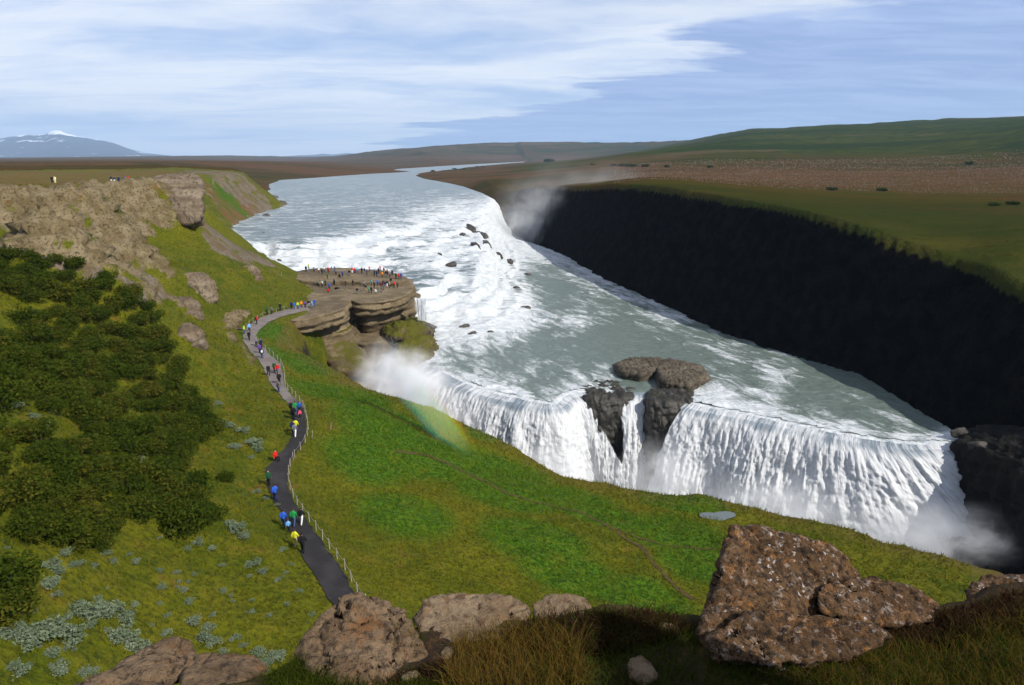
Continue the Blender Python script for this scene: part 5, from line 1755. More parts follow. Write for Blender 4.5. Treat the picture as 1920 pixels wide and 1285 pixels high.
# ------------------------------------------------------------------ stones strewn on the red plain to the right
rg = np.random.default_rng(123)
sp = []
for _ in range(9000):
    u, v = 1150 + rg.random() * 800, 316 + rg.random() ** 1.4 * 42
    d = ray(u, v)
    t_ = 14.0 / -d[2]
    sp.append((d[0] * t_, d[1] * t_))
sp = np.array(sp)
cand = sp[(np.hypot(sp[:, 0], sp[:, 1]) < 1400)]
ti = np.interp(np.arctan2(cand[:, 0], cand[:, 1]), TH, np.arange(nT))
ri = np.interp(np.hypot(cand[:, 0], cand[:, 1]), RR, np.arange(nR))
i0, j0 = np.minimum(ti.astype(int), nT - 2), np.minimum(ri.astype(int), nR - 2)
ft, fr_ = ti - i0, ri - j0
cz = lat(GZ)
n = len(cand)
sz = (0.35 + 0.8 * rg.random(n) ** 2) * np.hypot(cand[:, 0], cand[:, 1]) / 700
tet = np.array([(1, 0, -0.2), (-0.5, 0.87, -0.2), (-0.5, -0.87, -0.2), (0.2, 0.1, 0.8)])
ang = rg.random(n) * 6.28
ca, sa = np.cos(ang), np.sin(ang)
V = np.stack([np.stack([cand[:, 0] + (ca * q_[0] - sa * q_[1]) * sz, cand[:, 1] + (sa * q_[0] + ca * q_[1]) * sz, cz + q_[2] * sz], 1) for q_ in tet], 1).reshape(-1, 3)
b = np.arange(n)[:, None] * 4
F = np.vstack([b + np.array([[0, 1, 3]]), b + np.array([[1, 2, 3]]), b + np.array([[2, 0, 3]])])
M_FIELD = make_simple('field_stone', [(0.10, 0.065, 0.045), (0.15, 0.105, 0.08), (0.06, 0.04, 0.03)], 0.2)
link('field_stones', mesh_np('field_stones', V, F, False, None, (M_FIELD,)), kind='stuff')

# ------------------------------------------------------------------ far mountain and low blue hills
def ridge_mesh(name, prof, dist, depth, seed, mat, nx=240, ny=60):
    us = np.linspace(prof[0][0], prof[-1][0], nx)
    vs_ = np.interp(us, [p[0] for p in prof], [p[1] for p in prof])
    V, hh = [], []
    top = np.array([at_t(u, v, dist) for u, v in zip(us, vs_)])
    base = 0.0
    for j in range(ny):
        k = j / (ny - 1) * 2 - 1            # -1 front foot, 0 crest, 1 back foot
        fall = 1 - abs(k) ** 0.8
        y = top[:, 1] + k * depth
        x = top[:, 0] * (y / top[:, 1])
        nz_ = fbm(x, y, depth * 0.35, 5, seed, 0.55, True) * (top[:, 2]) * 0.16 * (1 - fall) * (abs(k) ** 0.3) * 2.2 * (1 - abs(k))
        z = base + (top[:, 2] - base) * fall + nz_
        V.append(np.stack([x, y, z], 1))
    V = np.array(V).transpose(1, 0, 2).reshape(-1, 3)
    return link(name, mesh_np(name, V, grid_faces(nx, ny), True, None, (mat,)), kind='structure')


m, t, o = material('haze_tinted_rock')
p = pos(t)
_, _, pz = t.sep(p)
n1 = t.noise(t.scale(p, (1, 1, 1.6)), 0.0016, 6, 0.62)
sn = t.step(t.math('ADD', t.math('MULTIPLY', t.step(pz, 250.0, 700.0), 0.22), n1), 0.63, 0.68)
c = t.mix(t.noise(p, 0.004, 5), (0.022, 0.030, 0.052), (0.036, 0.042, 0.060))  # blue of distant haze mixed into the rock colour
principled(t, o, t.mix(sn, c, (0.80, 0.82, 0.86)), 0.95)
M_MOUNT = m
ridge_mesh('mountain', [(-420, 292), (-300, 280), (-200, 268), (-90, 262), (0, 259), (20, 255), (50, 251), (62, 253), (75, 251), (84, 252), (92, 246), (100, 243), (112, 243.5), (122, 248), (140, 253), (165, 258), (190, 262), (215, 268), (232, 275), (250, 281), (275, 287), (320, 292), (380, 296)], 17000, 4200, 801, M_MOUNT)
ridge_mesh('far_hills', [(470, 297), (505, 291.5), (530, 293), (560, 291), (590, 290), (605, 287.5), (625, 289.5), (650, 286.5), (680, 288), (720, 292), (760, 297)], 21000, 2500, 811, M_MOUNT, 160, 24)

# ------------------------------------------------------------------ rope fence beside the path
M_POST = make_simple('weathered_post', [(0.27, 0.24, 0.20), (0.34, 0.31, 0.26), (0.17, 0.15, 0.12)], 3.0)
M_ROPE = make_simple('pale_rope', [(0.36, 0.33, 0.28), (0.44, 0.41, 0.36), (0.26, 0.23, 0.19)], 5.0)
bm = bmesh.new()
bmesh.ops.create_cone(bm, cap_ends=True, segments=8, radius1=0.045, radius2=0.038, depth=1.15)
bmesh.ops.bevel(bm, geom=[e for e in bm.edges if e.verts[0].co.z > 0.5 and e.verts[1].co.z > 0.5], offset=0.015, segments=1, affect='EDGES')
ME_POST = bpy.data.meshes.new('post')
bm.to_mesh(ME_POST)
bm.free()
ME_POST.materials.append(M_POST)


def fence(side, k0, k1, gap, off, label):
    pts = resample(side[k0:k1] + np.column_stack([off[k0:k1], np.zeros(k1 - k0)]), max(3, int(np.linalg.norm(np.diff(side[k0:k1, :2], axis=0), axis=1).sum() / gap)))
    e = link('rope_fence', None, label=label, cat='fence')
    z = np.array([ground_at(x, y) for x, y in pts[:, :2]])
    e.location = (pts[0, 0], pts[0, 1], z[0])
    base = np.array(e.location)
    tops = []
    for (x, y, _), zz_ in zip(pts, z):
        o = link('post', ME_POST, e)
        o.location = np.array([x, y, zz_ + 0.45]) - base
        o.rotation_euler = (random.uniform(-.05, .05), random.uniform(-.05, .05), 0)
        tops.append(np.array([x, y, zz_ + 0.86]))
    V, F = [], []
    for a, b_ in zip(tops[:-1], tops[1:]):
        i0_ = len(V)
        for k in range(7):
            q_ = k / 6
            c = a * (1 - q_) + b_ * q_
            c[2] -= 0.14 * 4 * q_ * (1 - q_)
            for s in range(4):
                V.append(c - base + np.array([math.cos(s * 1.57) * 0.016, math.sin(s * 1.57) * 0.016, 0.016 * math.sin(s * 1.57 + 0.7)]))
        for k in range(6):
            for s in range(4):
                F.append((i0_ + k * 4 + s, i0_ + k * 4 + (s + 1) % 4, i0_ + k * 4 + 4 + (s + 1) % 4, i0_ + k * 4 + 4 + s))
    link('rope', mesh_np('rope', np.array(V), np.array(F), True, None, (M_ROPE,)), e)
    return e


offR = (PR - PL)[:, :2]
offR = offR / np.linalg.norm(offR, axis=1)[:, None] * 0.22
kq = lambda k: int(k * 0.926 + 19.2)
fence(PR, 2, kq(96), 1.75, offR, 'pale post and rope fence along the lower asphalt stretch of the path')
fence(PR, kq(98), kq(168), 1.9, offR, 'post and rope fence along the middle bend of the path')
fence(PR, kq(170), kq(215), 2.2, offR, 'post and rope fence along the gravel stretch of the path below its bend')
fence(PL, kq(222), kq(252), 2.4, -offR, 'dark little fence on the uphill side where the path turns to the platform')
for u, v, lab in [(586, 822, 'lone leaning post in the grass right of the path'), (528, 518, 'lone pale post on the grassy ridge left of the platform'), (621, 806, 'single short marker post on the green shelf')]:
    p = hit(u, v)
    o = link('marker_post', ME_POST, label=lab, cat='post')
    o.location = (p[0], p[1], p[2] + 0.5)
    o.rotation_euler = (0.05, 0.14, 0)
# grey stone slab lying left of the bend
p = hit(446, 618)
o = link('stone_slab', proto_rock[2], label='flat grey stone slab in the grass left of the path bend', cat='stone')
o.location = (p[0], p[1], p[2] + 0.12)
o.scale = (1.5, 0.7, 0.35)

# ------------------------------------------------------------------ people
def make_cloth(name, rough=0.85):
    m, t, o = material(name)
    c = t.n('ShaderNodeObjectInfo').outputs['Color']
    n_ = t.noise(t.n('ShaderNodeTexCoord').outputs['Object'], 14, 4, 0.6)
    c = t.mix(t.step(n_, 0.35, 0.7, 0.0, 0.3), c, t.mix(1.0, c, (0.55, 0.55, 0.55), 'MULTIPLY'))
    principled(t, o, c, rough, t.bump(n_, 0.4, 0.02), 0.2)
    return m


M_CLOTH = make_cloth('cloth')
M_SKIN = make_simple('skin', [(0.42, 0.24, 0.16), (0.48, 0.28, 0.19), (0.36, 0.19, 0.13)], 9.0, 0.6, 0.1, 0.01)


def skeleton(kind):
    """joints, radii and bones of a 1.75 m figure facing -y"""
    J, B = {}, []

    def j(n, x, y, z, r):
        J[n] = (np.array([x, y, z]), r)
    bend = 0.0
    sit = kind == 'sit'
    hz = 0.46 if sit else 0.93
    j('pelvis', 0, 0, hz, (0.155, 0.115))
    j('waist', 0, 0.0, hz + 0.15, (0.145, 0.105))
    j('chest', 0, 0.01, hz + 0.37, (0.175, 0.12))
    j('neck', 0, 0.0, hz + 0.56, (0.062, 0.062))
    j('jaw', 0, -0.015, hz + 0.63, (0.075, 0.085))
    j('head', 0, -0.01, hz + 0.73, (0.085, 0.1))
    j('crown', 0, 0.0, hz + 0.80, (0.05, 0.06))
    B += [('pelvis', 'waist', 'jacket'), ('waist', 'chest', 'jacket'), ('chest', 'neck', 'jacket'), ('neck', 'jaw', 'body'), ('jaw', 'head', 'body'), ('head', 'crown', 'hair')]
    for s, n in ((-1, 'l'), (1, 'r')):
        sh = hz + 0.47
        j('sh' + n, 0.175 * s, 0.01, sh, (0.075, 0.075))
        if kind in ('stand', 'sit'):
            el, ha, fi = (0.235 * s, 0.04, sh - 0.28), (0.225 * s, -0.06, sh - 0.52), (0.22 * s, -0.09, sh - 0.62)
        elif kind == 'walk':
            el, ha, fi = (0.23 * s, 0.10 * s, sh - 0.27), (0.22 * s, 0.14 * s - 0.12, sh - 0.49), (0.21 * s, 0.15 * s - 0.16, sh - 0.58)
        else:   # holding a camera up
            el, ha, fi = (0.25 * s, -0.14, sh - 0.20), (0.09 * s, -0.30, sh + 0.04), (0.05 * s, -0.32, sh + 0.10)
        j('el' + n, *el, (0.052, 0.052))
        j('ha' + n, *ha, (0.042, 0.042))
        j('fi' + n, *fi, (0.040, 0.028))
        B += [('chest', 'sh' + n, 'jacket'), ('sh' + n, 'el' + n, 'jacket'), ('el' + n, 'ha' + n, 'jacket'), ('ha' + n, 'fi' + n, 'body')]
        j('hip' + n, 0.095 * s, 0.0, hz - 0.06, (0.098, 0.105))
        if kind == 'walk':
            kn, an, to = (0.10 * s, -0.16 * s - 0.06, 0.50), (0.10 * s, -0.22 * s + 0.06, 0.10), (0.11 * s, -0.22 * s - 0.10, 0.05)
        elif sit:
            kn, an, to = (0.12 * s, -0.42, 0.47), (0.12 * s, -0.44, 0.09), (0.13 * s, -0.60, 0.045)
        else:
            kn, an, to = (0.10 * s, -0.01, 0.50), (0.105 * s, 0.02, 0.09), (0.125 * s, -0.14, 0.045)
        j('kn' + n, *kn, (0.068, 0.072))
        j('an' + n, *an, (0.052, 0.055))
        j('to' + n, *to, (0.048, 0.04))
        B += [('pelvis', 'hip' + n, 'trousers'), ('hip' + n, 'kn' + n, 'trousers'), ('kn' + n, 'an' + n, 'trousers'), ('an' + n, 'to' + n, 'shoes')]
    return J, B


def person_meshes(kind):
    J, B = skeleton(kind)
    names = list(J)
    me = bpy.data.meshes.new('skel')
    me.from_pydata([tuple(J[n][0]) for n in names], [(names.index(a), names.index(b_)) for a, b_, _ in B], [])
    ob = bpy.data.objects.new('skel', me)
    COL.objects.link(ob)
    ob.modifiers.new('skin', 'SKIN')
    sv_ = me.skin_vertices[0].data
    for k, n in enumerate(names):
        sv_[k].radius = J[n][1]
        sv_[k].use_root = n == 'pelvis'
    sub = ob.modifiers.new('sub', 'SUBSURF')
    sub.levels = 1
    sub.render_levels = 1
    dg = bpy.context.evaluated_depsgraph_get()
    ev = ob.evaluated_get(dg)
    em = bpy.data.meshes.new_from_object(ev)
    bpy.data.objects.remove(ob)
    V = np.array([v.co[:] for v in em.vertices])
    N = np.array([v.normal[:] for v in em.vertices])
    polys = [tuple(p_.vertices) for p_ in em.polygons]
    lab = []
    for p_ in polys:
        c = V[list(p_)].mean(0)
        best, bl = 9, 'body'
        for a, b_, l in B:
            A, Bq = J[a][0], J[b_][0]
            ab = Bq - A
            t_ = np.clip((c - A) @ ab / (ab @ ab), 0, 1)
            d_ = np.linalg.norm(c - A - ab * t_) / (0.5 * (J[a][1][0] + J[b_][1][0]))
            if d_ < best:
                best, bl = d_, l
        if bl == 'hair' or (bl == 'body' and c[2] > J['jaw'][0][2] + 0.04 and c[1] > -0.02):
            bl = 'hair'
        lab.append(bl)
    em.materials.clear()
    em.materials.append(M_SKIN)
    em.name = 'person_body'
    for p_ in em.polygons:
        p_.use_smooth = True
    parts = {}
    for nm, grow in (('jacket', 0.022), ('trousers', 0.014), ('hair', 0.016), ('shoes_left', 0.012), ('shoes_right', 0.012)):
        sd_ = nm.endswith('_right')
        ff = [p_ for p_, l in zip(polys, lab) if l == nm.split('_')[0] and ('_' not in nm or (V[list(p_)].mean(0)[0] > 0) == sd_)]
        used = sorted({i for p_ in ff for i in p_})
        mp = {i: k for k, i in enumerate(used)}
        pm = bpy.data.meshes.new('shoe' if 'shoes' in nm else nm)
        pm.from_pydata([tuple(V[i] + N[i] * grow) for i in used], [], [tuple(mp[i] for i in p_) for p_ in ff])
        pm.materials.append(M_CLOTH)
        for p_ in pm.polygons:
            p_.use_smooth = True
        parts[nm] = pm
    return em, parts


bm = bmesh.new()
bmesh.ops.create_cube(bm, size=1.0)
bmesh.ops.scale(bm, vec=(0.30, 0.17, 0.44), verts=bm.verts)
bmesh.ops.bevel(bm, geom=bm.edges[:], offset=0.06, segments=2, affect='EDGES')
ME_PACK = bpy.data.meshes.new('backpack')
bm.to_mesh(ME_PACK)
bm.free()
ME_PACK.materials.append(M_CLOTH)
POSES = {k: person_meshes(k) for k in ('stand', 'walk', 'photo', 'sit')}
CLR = {'red': (0.55, 0.018, 0.012), 'maroon': (0.16, 0.012, 0.02), 'orange': (0.70, 0.20, 0.015), 'yellow': (0.62, 0.60, 0.03), 'lime': (0.38, 0.52, 0.03), 'green': (0.015, 0.25, 0.055), 'dark green': (0.015, 0.07, 0.03), 'teal': (0.02, 0.26, 0.20),
       'cyan': (0.03, 0.45, 0.55), 'light blue': (0.16, 0.40, 0.72), 'blue': (0.025, 0.10, 0.50), 'navy': (0.015, 0.022, 0.075), 'purple': (0.13, 0.05, 0.28), 'pink': (0.65, 0.08, 0.14), 'white': (0.72, 0.72, 0.72), 'grey': (0.16, 0.17, 0.19),
       'black': (0.012, 0.012, 0.014), 'brown': (0.09, 0.05, 0.03), 'tan': (0.36, 0.26, 0.16), 'jeans': (0.05, 0.08, 0.17), 'pale jeans': (0.14, 0.22, 0.36), 'pale yellow': (0.70, 0.66, 0.35)}
bv_list = []
for nm in ('cap_layer', 'upper_tier'):
    me = bpy.data.meshes[nm]
    bv_list.append(BVHTree.FromPolygons([tuple(v.co) for v in me.vertices], [tuple(p_.vertices) for p_ in me.polygons]))


def foot_z(x, y):
    z = ground_at(x, y) + 0.09
    if z > 15:
        z -= 0.09
    for b_ in bv_list:
        h = b_.ray_cast(Vector((x, y, 8)), Vector((0, 0, -1)))
        if h[0] is not None and np.hypot(x - PLATFORM_C[0], y - PLATFORM_C[1]) < 45:
            z = max(z, h[0].z)
    return z


def person(u, v, jac, tro, pose, face, label, group, z=None, hair=None, pack=None, size=1.0, spot=None):
    if spot is None:
        if z is None:
            spot = hit(u, v)
            dpt = poly_near(spot[None, :2], PC[:, :2])[0][0]
            if dpt < 6:
                spot = at_z(u, v, 1.08)
        else:
            spot = at_z(u, v, z)
    x, y = spot[0], spot[1]
    z0 = foot_z(x, y)
    if z is not None and abs(z0 - z) > 0.4:
        for _ in range(3):
            spot = at_z(u, v, z0)
            x, y = spot[0], spot[1]
            z0 = foot_z(x, y)
    body, parts = POSES[pose]
    o = link('person', body, label=label, cat='person', group=group)
    o.location = (x, y, z0 - (0.005 if pose != 'walk' else 0.02))
    o.rotation_euler = (0, 0, math.radians(face))
    s = size * random.uniform(0.94, 1.04)
    o.scale = (s * 1.06, s * 1.06, s)
    hc = hair or random.choice([(0.02, 0.012, 0.008), (0.06, 0.035, 0.02), (0.16, 0.10, 0.05), (0.01, 0.01, 0.012)])
    for nm, cl in (('jacket', CLR[jac]), ('trousers', CLR[tro]), ('hair', hc), ('shoes_left', (0.03, 0.025, 0.022)), ('shoes_right', (0.03, 0.025, 0.022))):
        c = link('shoe' if 'shoes' in nm else nm, parts[nm], o)
        c.color = (*cl, 1.0)
    if pack:
        c = link('backpack', ME_PACK, o)
        c.location = (0, 0.20, 1.27 if pose != 'sit' else 0.80)
        c.color = (*CLR[pack], 1.0)
    return o


GP = 'visitors walking on the path'
for a in [
    (481.5, 607, 'red', 'black', 'walk', 160, 'person in a red jacket just past the bend towards the platform', 'navy'),
    (458.5, 626, 'lime', 'jeans', 'stand', 80, 'person in a yellow-green jacket at the outer edge of the bend', None),
    (468, 622, 'light blue', 'navy', 'walk', 20, 'person in a light blue jacket in the path bend', None),
    (467.5, 638, 'black', 'black', 'walk', 10, 'person all in black below the bend', None),
    (481, 649, 'grey', 'black', 'walk', 20, 'person in grey walking down below the bend', None),
    (490, 653, 'navy', 'black', 'walk', 20, 'person in navy with pale cap below the bend', None),
    (488, 663, 'purple', 'navy', 'walk', 200, 'person in a purple jacket near the pale bag below the bend', None),
    (492, 672, 'navy', 'jeans', 'walk', 200, 'person in navy with a white backpack below the bend', 'white'),
    (504, 704, 'black', 'black', 'walk', 30, 'person in black alone on the left half of the gravel path', None),
    (515, 698, 'dark green', 'black', 'walk', 10, 'person in dark green beside the red jacket on the gravel path', None),
    (520.5, 702, 'red', 'jeans', 'walk', 0, 'person in a dark red jacket on the wide gravel stretch', None),
    (524, 720, 'black', 'black', 'walk', 15, 'person in black near the fence on the gravel stretch', None),
    (523, 735, 'grey', 'jeans', 'walk', 190, 'person in grey-blue at the start of the gravel stretch', 'brown'),
    (547.5, 777, 'black', 'black', 'walk', 180, 'person in black left of the green jacket on the path', None),
    (554, 777, 'green', 'jeans', 'walk', 185, 'person in a bright green jacket in the middle group on the path', None),
    (562, 775, 'blue', 'black', 'walk', 170, 'person in a blue jacket by the fence in the middle group', None),
    (563, 784, 'pink', 'black', 'walk', 10, 'small person in pink below the blue jacket', None),
    (551, 786, 'black', 'black', 'walk', 190, 'person in black following the green jacket', 'black'),
    (555.5, 811, 'yellow', 'navy', 'walk', 180, 'person in a yellow jacket among dark coats on the path', None),
    (549.5, 813, 'navy', 'black', 'walk', 185, 'person in navy left of the yellow jacket on the path', None),
    (553.5, 819, 'grey', 'white', 'walk', 180, 'person in white trousers below the yellow jacket', None),
    (505, 912, 'dark green', 'black', 'walk', 10, 'person in dark green on the inside of the asphalt bend', None),
    (517, 940, 'blue', 'navy', 'walk', 200, 'person in a deep blue jacket on the asphalt bend', None),
    (533, 992, 'blue', 'navy', 'walk', 180, 'person in a bright blue jacket at the left of the near group', None),
    (542, 1001, 'light blue', 'black', 'walk', 185, 'small person in light blue in the near group', None),
    (552, 990, 'green', 'jeans', 'walk', 175, 'person in a green jacket and blue jeans in the near group', None),
    (566, 987, 'black', 'white', 'walk', 170, 'person in black with white trousers beside the fence', None),
    (555, 1030, 'yellow', 'tan', 'walk', 165, 'nearest person in a bright yellow jacket on the asphalt path', None),
    (569, 1041, 'black', 'black', 'walk', 185, 'nearest person in black on the asphalt path', None)]:
    sz = 0.68 if 'small' in a[6] else 1.0
    person(a[0], a[1], a[2], a[3], a[4], a[5], a[6], GP, pack=a[7], size=sz)
person(517, 864, 'red', 'black', 'sit', 60, 'person in a bright red jacket sitting in the grass beside the path', 'people resting on the grass')
GE = 'visitors where the path meets the platform'
for k, (u, v, jc, tr, lab) in enumerate([(547, 581, 'navy', 'black', 'leftmost in navy'), (553, 582, 'blue', 'pale jeans', 'in blue'), (559, 580, 'lime', 'jeans', 'in yellow-green'), (565.5, 577, 'orange', 'brown', 'in rusty orange'), (572.5, 576, 'purple', 'black', 'in purple'),
                                         (579.5, 576, 'black', 'white', 'in black with white trousers'), (585, 575, 'light blue', 'pale jeans', 'in pale blue'), (590, 572, 'blue', 'jeans', 'rightmost in blue'), (526, 585, 'black', 'black', 'in black, apart on the left'),
                                         (510, 592, 'grey', 'black', 'in grey by the little fence'), (501, 594, 'dark green', 'black', 'in dark green by the little fence')]):
    person(u, v, jc, tr, 'walk', random.choice([150, 200, -20, 20, 90]), 'person ' + lab + ' in the group where path meets platform', GE, z=0.4)
PLT = [(579, 505, 'lime', 'grey', 'photo'), (588.7, 510, 'grey', 'navy', 'stand'), (598, 511, 'white', 'maroon', 'stand'), (608, 510, 'white', 'navy', 'photo'), (615.7, 512, 'red', 'maroon', 'stand'), (614, 522, 'green', 'dark green', 'stand'), (622, 510, 'blue', 'grey', 'stand'), (628, 509, 'grey', 'jeans', 'photo'),
       (642.6, 518, 'blue', 'navy', 'stand'), (636.6, 521, 'black', 'black', 'sit'), (660.6, 512, 'red', 'white', 'photo'), (665.6, 512, 'red', 'black', 'stand'), (670, 512, 'light blue', 'purple', 'stand'), (678.6, 512, 'black', 'black', 'stand'), (683.6, 512, 'navy', 'grey', 'stand'), (693, 509, 'orange', 'purple', 'photo'),
       (702, 517, 'navy', 'black', 'photo'), (706.5, 518, 'navy', 'navy', 'stand'), (713, 508, 'pink', 'grey', 'photo'), (717, 520, 'orange', 'brown', 'stand'), (726.5, 515, 'pink', 'black', 'stand'), (723.5, 519, 'black', 'grey', 'stand'), (735.5, 516, 'black', 'black', 'stand'),
       (742.5, 523, 'black', 'black', 'photo'), (748, 523, 'red', 'brown', 'stand'), (752.5, 530, 'blue', 'purple', 'stand')]
PLF = [(739, 538, 'red', 'black', 'stand'), (730.7, 539, 'tan', 'black', 'stand'), (719, 536, 'brown', 'maroon', 'stand'), (726, 537, 'black', 'white', 'stand'), (714.5, 541, 'maroon', 'navy', 'stand'), (708, 536, 'blue', 'navy', 'stand'), (696.5, 536, 'cyan', 'jeans', 'stand'), (701.4, 534, 'black', 'black', 'stand'),
       (691.8, 549, 'teal', 'black', 'stand'), (696.4, 549, 'black', 'navy', 'stand'), (704.3, 550, 'white', 'grey', 'sit'), (719.3, 544, 'purple', 'jeans', 'stand'), (670, 551, 'black', 'grey', 'stand'), (603.7, 532, 'white', 'black', 'stand'), (596, 532, 'black', 'black', 'sit'), (610.3, 536, 'dark green', 'black', 'stand'),
       (617.5, 541, 'blue', 'navy', 'stand'), (627, 534, 'navy', 'black', 'stand'), (615, 548, 'red', 'black', 'sit'), (648, 531, 'black', 'navy', 'stand'), (733, 529, 'black', 'black', 'sit')]
PLT += [(630, 515, 'grey', 'black', 'stand'), (655, 517, 'black', 'grey', 'stand'), (688, 516, 'navy', 'black', 'stand'), (710, 513, 'brown', 'black', 'stand'), (731, 520, 'grey', 'brown', 'stand'), (604, 514, 'black', 'navy', 'stand'), (574, 509, 'black', 'black', 'stand'), (720, 512, 'black', 'tan', 'stand')]
PLF += [(662, 536, 'black', 'brown', 'stand'), (682, 538, 'grey', 'navy', 'stand'), (722, 533, 'navy', 'grey', 'stand'), (745, 534, 'brown', 'black', 'stand'), (591, 535, 'grey', 'black', 'sit'), (686, 545, 'black', 'tan', 'stand'), (712, 548, 'grey', 'jeans', 'sit'), (632, 540, 'black', 'jeans', 'stand')]
used_lab = set()
GQ = 'visitors on the rock platform'
for lst, zt, where in ((PLT, 1.0, 'on platform back tier'), (PLF, 0.1, 'on the platform front floor')):
    for u, v, jc, tr, po in lst:
        side = 'left end' if u < 635 else 'middle' if u < 690 else 'right end'
        verb = {'stand': 'standing', 'photo': 'photographing', 'sit': 'seated'}[po]
        lab = f'person in {jc} and {tr} trousers {verb} {where}, {side}'
        if lab in used_lab:
            near_ = min((q_ for q_ in lst if q_[:2] != (u, v) and q_[2] != jc), key=lambda q_: abs(q_[0] - u) + abs(q_[1] - v))
            lab = f'person in {jc} and {tr} {verb} {where} beside one in {near_[2]}'
        used_lab.add(lab)
        person(u, v, jc, tr, po, random.choice([180, 160, 200, 140, 220, 90, 0]) if po != 'photo' else random.choice([160, 180, 205]), lab, GQ, z=zt)
GH = 'visitors on the cliff-top plateau'
for u, v, jc, tr, lab in [(99, 347.5, 'black', 'black', 'person in black alone beside a pale yellow coat on the cliff top'), (104.5, 346.5, 'pale yellow', 'pale yellow', 'person in a pale yellow coat on the cliff top'), (209, 341.5, 'black', 'white', 'leftmost person in white trousers of the cliff-top group'),
                          (215, 342, 'navy', 'white', 'second person in white trousers of the cliff-top group'), (223, 341.5, 'navy', 'navy', 'person in navy in the middle of the cliff-top group'), (234, 341.5, 'purple', 'white', 'person in purple and white in the cliff-top group'),
                          (241.5, 340.5, 'red', 'navy', 'person in a red jacket at the right of the cliff-top group'), (260, 339, 'black', 'black', 'person in black standing apart right of the cliff-top group'), (292, 337.5, 'black', 'black', 'person in black at the start of the promontory')]:
    d = ray(u, v)
    t_ = 165.0 + (u > 150) * 12
    spot = CAM + d * t_
    person(u, v, jc, tr, 'stand', random.choice([0, 60, 180]), lab, GH, spot=spot)

# ------------------------------------------------------------------ spray, rainbow and haze
def make_spray(name, dens, col=(0.985, 0.99, 1.0), nscale=2.2, lo=0.38, hi=0.72, aniso=-0.2):
    m, t, o = material(name)
    oc = t.n('ShaderNodeTexCoord').outputs['Object']
    r_ = t.vmath('LENGTH', oc)
    fall = t.step(r_, 0.98, 0.25)
    n_ = t.noise(oc, nscale, 4, 0.6)
    k = t.math('MULTIPLY', fall, t.step(n_, lo, hi, 0.12, 1.0))
    v = t.n('ShaderNodeVolumePrincipled')
    t.put(v.inputs['Color'], col)
    t.put(v.inputs['Density'], t.math('MULTIPLY', k, dens))
    v.inputs['Anisotropy'].default_value = aniso
    t.put(o.inputs['Volume'], v.outputs[0])
    return m


def spray(u, v, t_, rad, dens, tilt=0.0, **kw):
    bm_ = bmesh.new()
    bmesh.ops.create_icosphere(bm_, subdivisions=3, radius=1.0)
    me = bpy.data.meshes.new('spray')
    bm_.to_mesh(me)
    bm_.free()
    me.materials.append(make_spray('spray_mist', dens, **kw))
    o = link('spray', me, kind='stuff')
    o.location = at_t(u, v, t_)
    o.scale = rad
    o.rotation_euler = (0, tilt, 0)
    return o


spray(758, 722, 137, (12, 8, 9), 0.55, nscale=3.0)
spray(722, 694, 140, (7, 6, 8), 0.16, nscale=3.0)
spray(840, 790, 134, (10, 7, 8), 0.12)
spray(1010, 890, 122, (14, 7, 8), 0.20)
spray(1240, 905, 122, (10, 7, 10), 0.20)
spray(1450, 965, 114, (20, 7, 8), 0.22)
spray(1790, 1015, 103, (14, 7, 7), 0.20, nscale=3.0)
spray(1700, 1000, 108, (14, 6, 7), 0.26)
spray(955, 425, 425, (20, 30, 15), 0.055)
spray(1030, 415, 395, (40, 30, 25), 0.034, tilt=0.4)
spray(1100, 365, 380, (56, 40, 24), 0.013)
spray(830, 585, 165, (9, 9, 6), 0.05)

# rainbow: a thin coloured arc of drops about the antisolar axis
A_ = -np.array(SUN_DIR)
DIST = 98.0
half = math.radians(41.3)
cen = CAM + A_ * DIST * math.cos(half)
e1 = np.cross(A_, (0, 0, 1.0))
e1 /= np.linalg.norm(e1)
e2 = np.cross(A_, e1)
Rm = DIST * math.sin(half)


def phi_of(u, v):
    d = ray(u, v)
    d = d / np.linalg.norm(d)
    q_ = d - A_ * (d @ A_)
    return math.atan2(q_ @ e2, q_ @ e1)


ph = np.linspace(phi_of(735, 655), phi_of(900, 862), 40)
r0_, r1_ = DIST * math.sin(math.radians(40.3)), DIST * math.sin(math.radians(42.4))
V = []
for f_ in ph:
    for rr_, zz_ in ((r0_, -2.5), (r1_, -2.5), (r1_, 2.5), (r0_, 2.5)):
        V.append((math.cos(f_) * rr_, math.sin(f_) * rr_, zz_))
F = []
n = len(ph)
for i in range(n - 1):
    for s in range(4):
        F.append((i * 4 + s, i * 4 + (s + 1) % 4, i * 4 + 4 + (s + 1) % 4, i * 4 + 4 + s))
F += [(0, 3, 2, 1), (4 * n - 4, 4 * n - 3, 4 * n - 2, 4 * n - 1)]
me = bpy.data.meshes.new('rainbow')
me.from_pydata(V, [], F)
bmx = bmesh.new()
bmx.from_mesh(me)
bmesh.ops.recalc_face_normals(bmx, faces=bmx.faces)
bmx.to_mesh(me)
bmx.free()
m, t, o = material('rainbow_drops')
oc = t.n('ShaderNodeTexCoord').outputs['Object']
x_, y_, z_ = t.sep(oc)
rr = t.math('SQRT', t.math('ADD', t.math('MULTIPLY', x_, x_), t.math('MULTIPLY', y_, y_)))
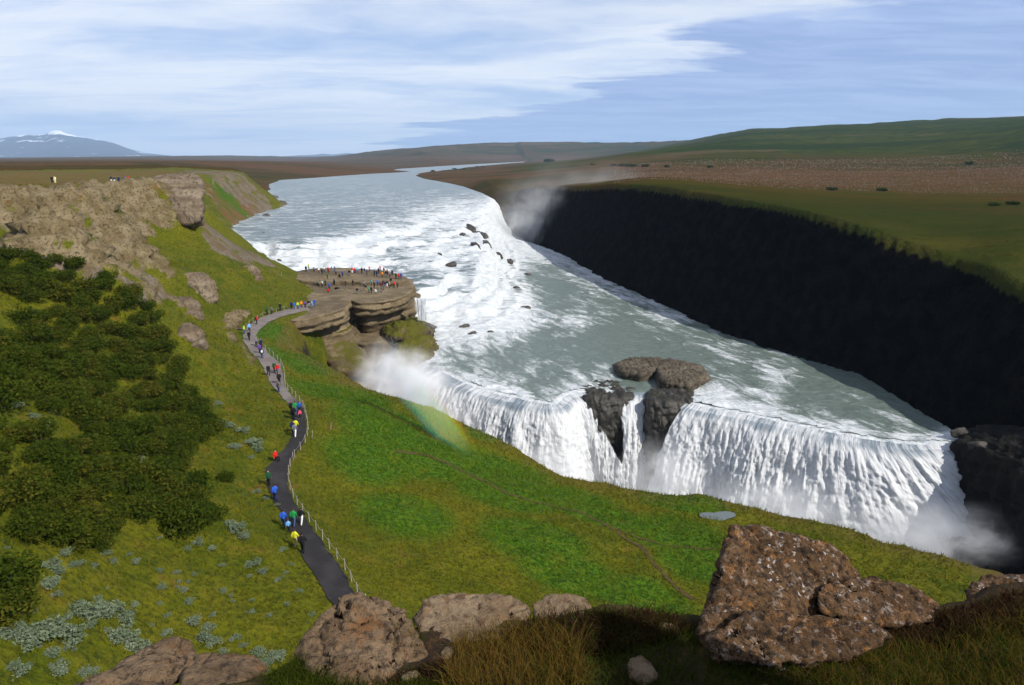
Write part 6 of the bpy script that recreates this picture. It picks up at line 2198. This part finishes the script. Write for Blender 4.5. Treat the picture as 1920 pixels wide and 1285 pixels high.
k = t.math('DIVIDE', t.math('SUBTRACT', rr, float(r0_)), float(r1_ - r0_))
cr = t.n('ShaderNodeValToRGB')
els = cr.color_ramp.elements
els[0].position, els[0].color = 0.0, (0.06, 0.04, 0.18, 1)
els[1].position, els[1].color = 1.0, (0.9, 0.03, 0.0, 1)
for ps, cl in ((0.22, (0.02, 0.20, 0.30, 1)), (0.45, (0.02, 0.75, 0.25, 1)), (0.63, (0.75, 0.75, 0.02, 1)), (0.8, (0.95, 0.30, 0.0, 1))):
    e_ = els.new(ps)
    e_.color = cl
t.put(cr.inputs[0], k)
vsn = t.n('ShaderNodeVolumeScatter')
t.put(vsn.inputs['Color'], cr.outputs[0])
end_ = t.math('MULTIPLY', t.step(k, 0.0, 0.25), t.step(k, 1.0, 0.8))
ang_ = t.math('ARCTAN2', y_, x_)
pa, pb = float(ph[0]), float(ph[-1])
frac = t.math('DIVIDE', t.math('SUBTRACT', ang_, pa), pb - pa)
end_ = t.math('MULTIPLY', end_, t.math('MULTIPLY', t.step(frac, 0.0, 0.2), t.step(frac, 1.0, 0.55)))
t.put(vsn.inputs['Density'], t.math('MULTIPLY', end_, 0.42))
t.put(o.inputs['Volume'], vsn.outputs[0])
me.materials.append(m)
ob = link('rainbow', me, kind='stuff')
ob.matrix_world = Matrix(((e1[0], e2[0], A_[0], cen[0]), (e1[1], e2[1], A_[1], cen[1]), (e1[2], e2[2], A_[2], cen[2]), (0, 0, 0, 1)))

# the air itself
bm = bmesh.new()
bmesh.ops.create_cube(bm, size=1.0)
me = bpy.data.meshes.new('haze')
bm.to_mesh(me)
bm.free()
m, t, o = material('haze_air')
v = t.n('ShaderNodeVolumePrincipled')
v.inputs['Color'].default_value = (0.52, 0.73, 1.0, 1)
v.inputs['Density'].default_value = 4.6e-5
v.inputs['Anisotropy'].default_value = 0.0
t.put(o.inputs['Volume'], v.outputs[0])
me.materials.append(m)
hz = link('haze', me, kind='stuff')
hz.location = (0, 0, 500)
hz.scale = (62000, 62000, 1340)
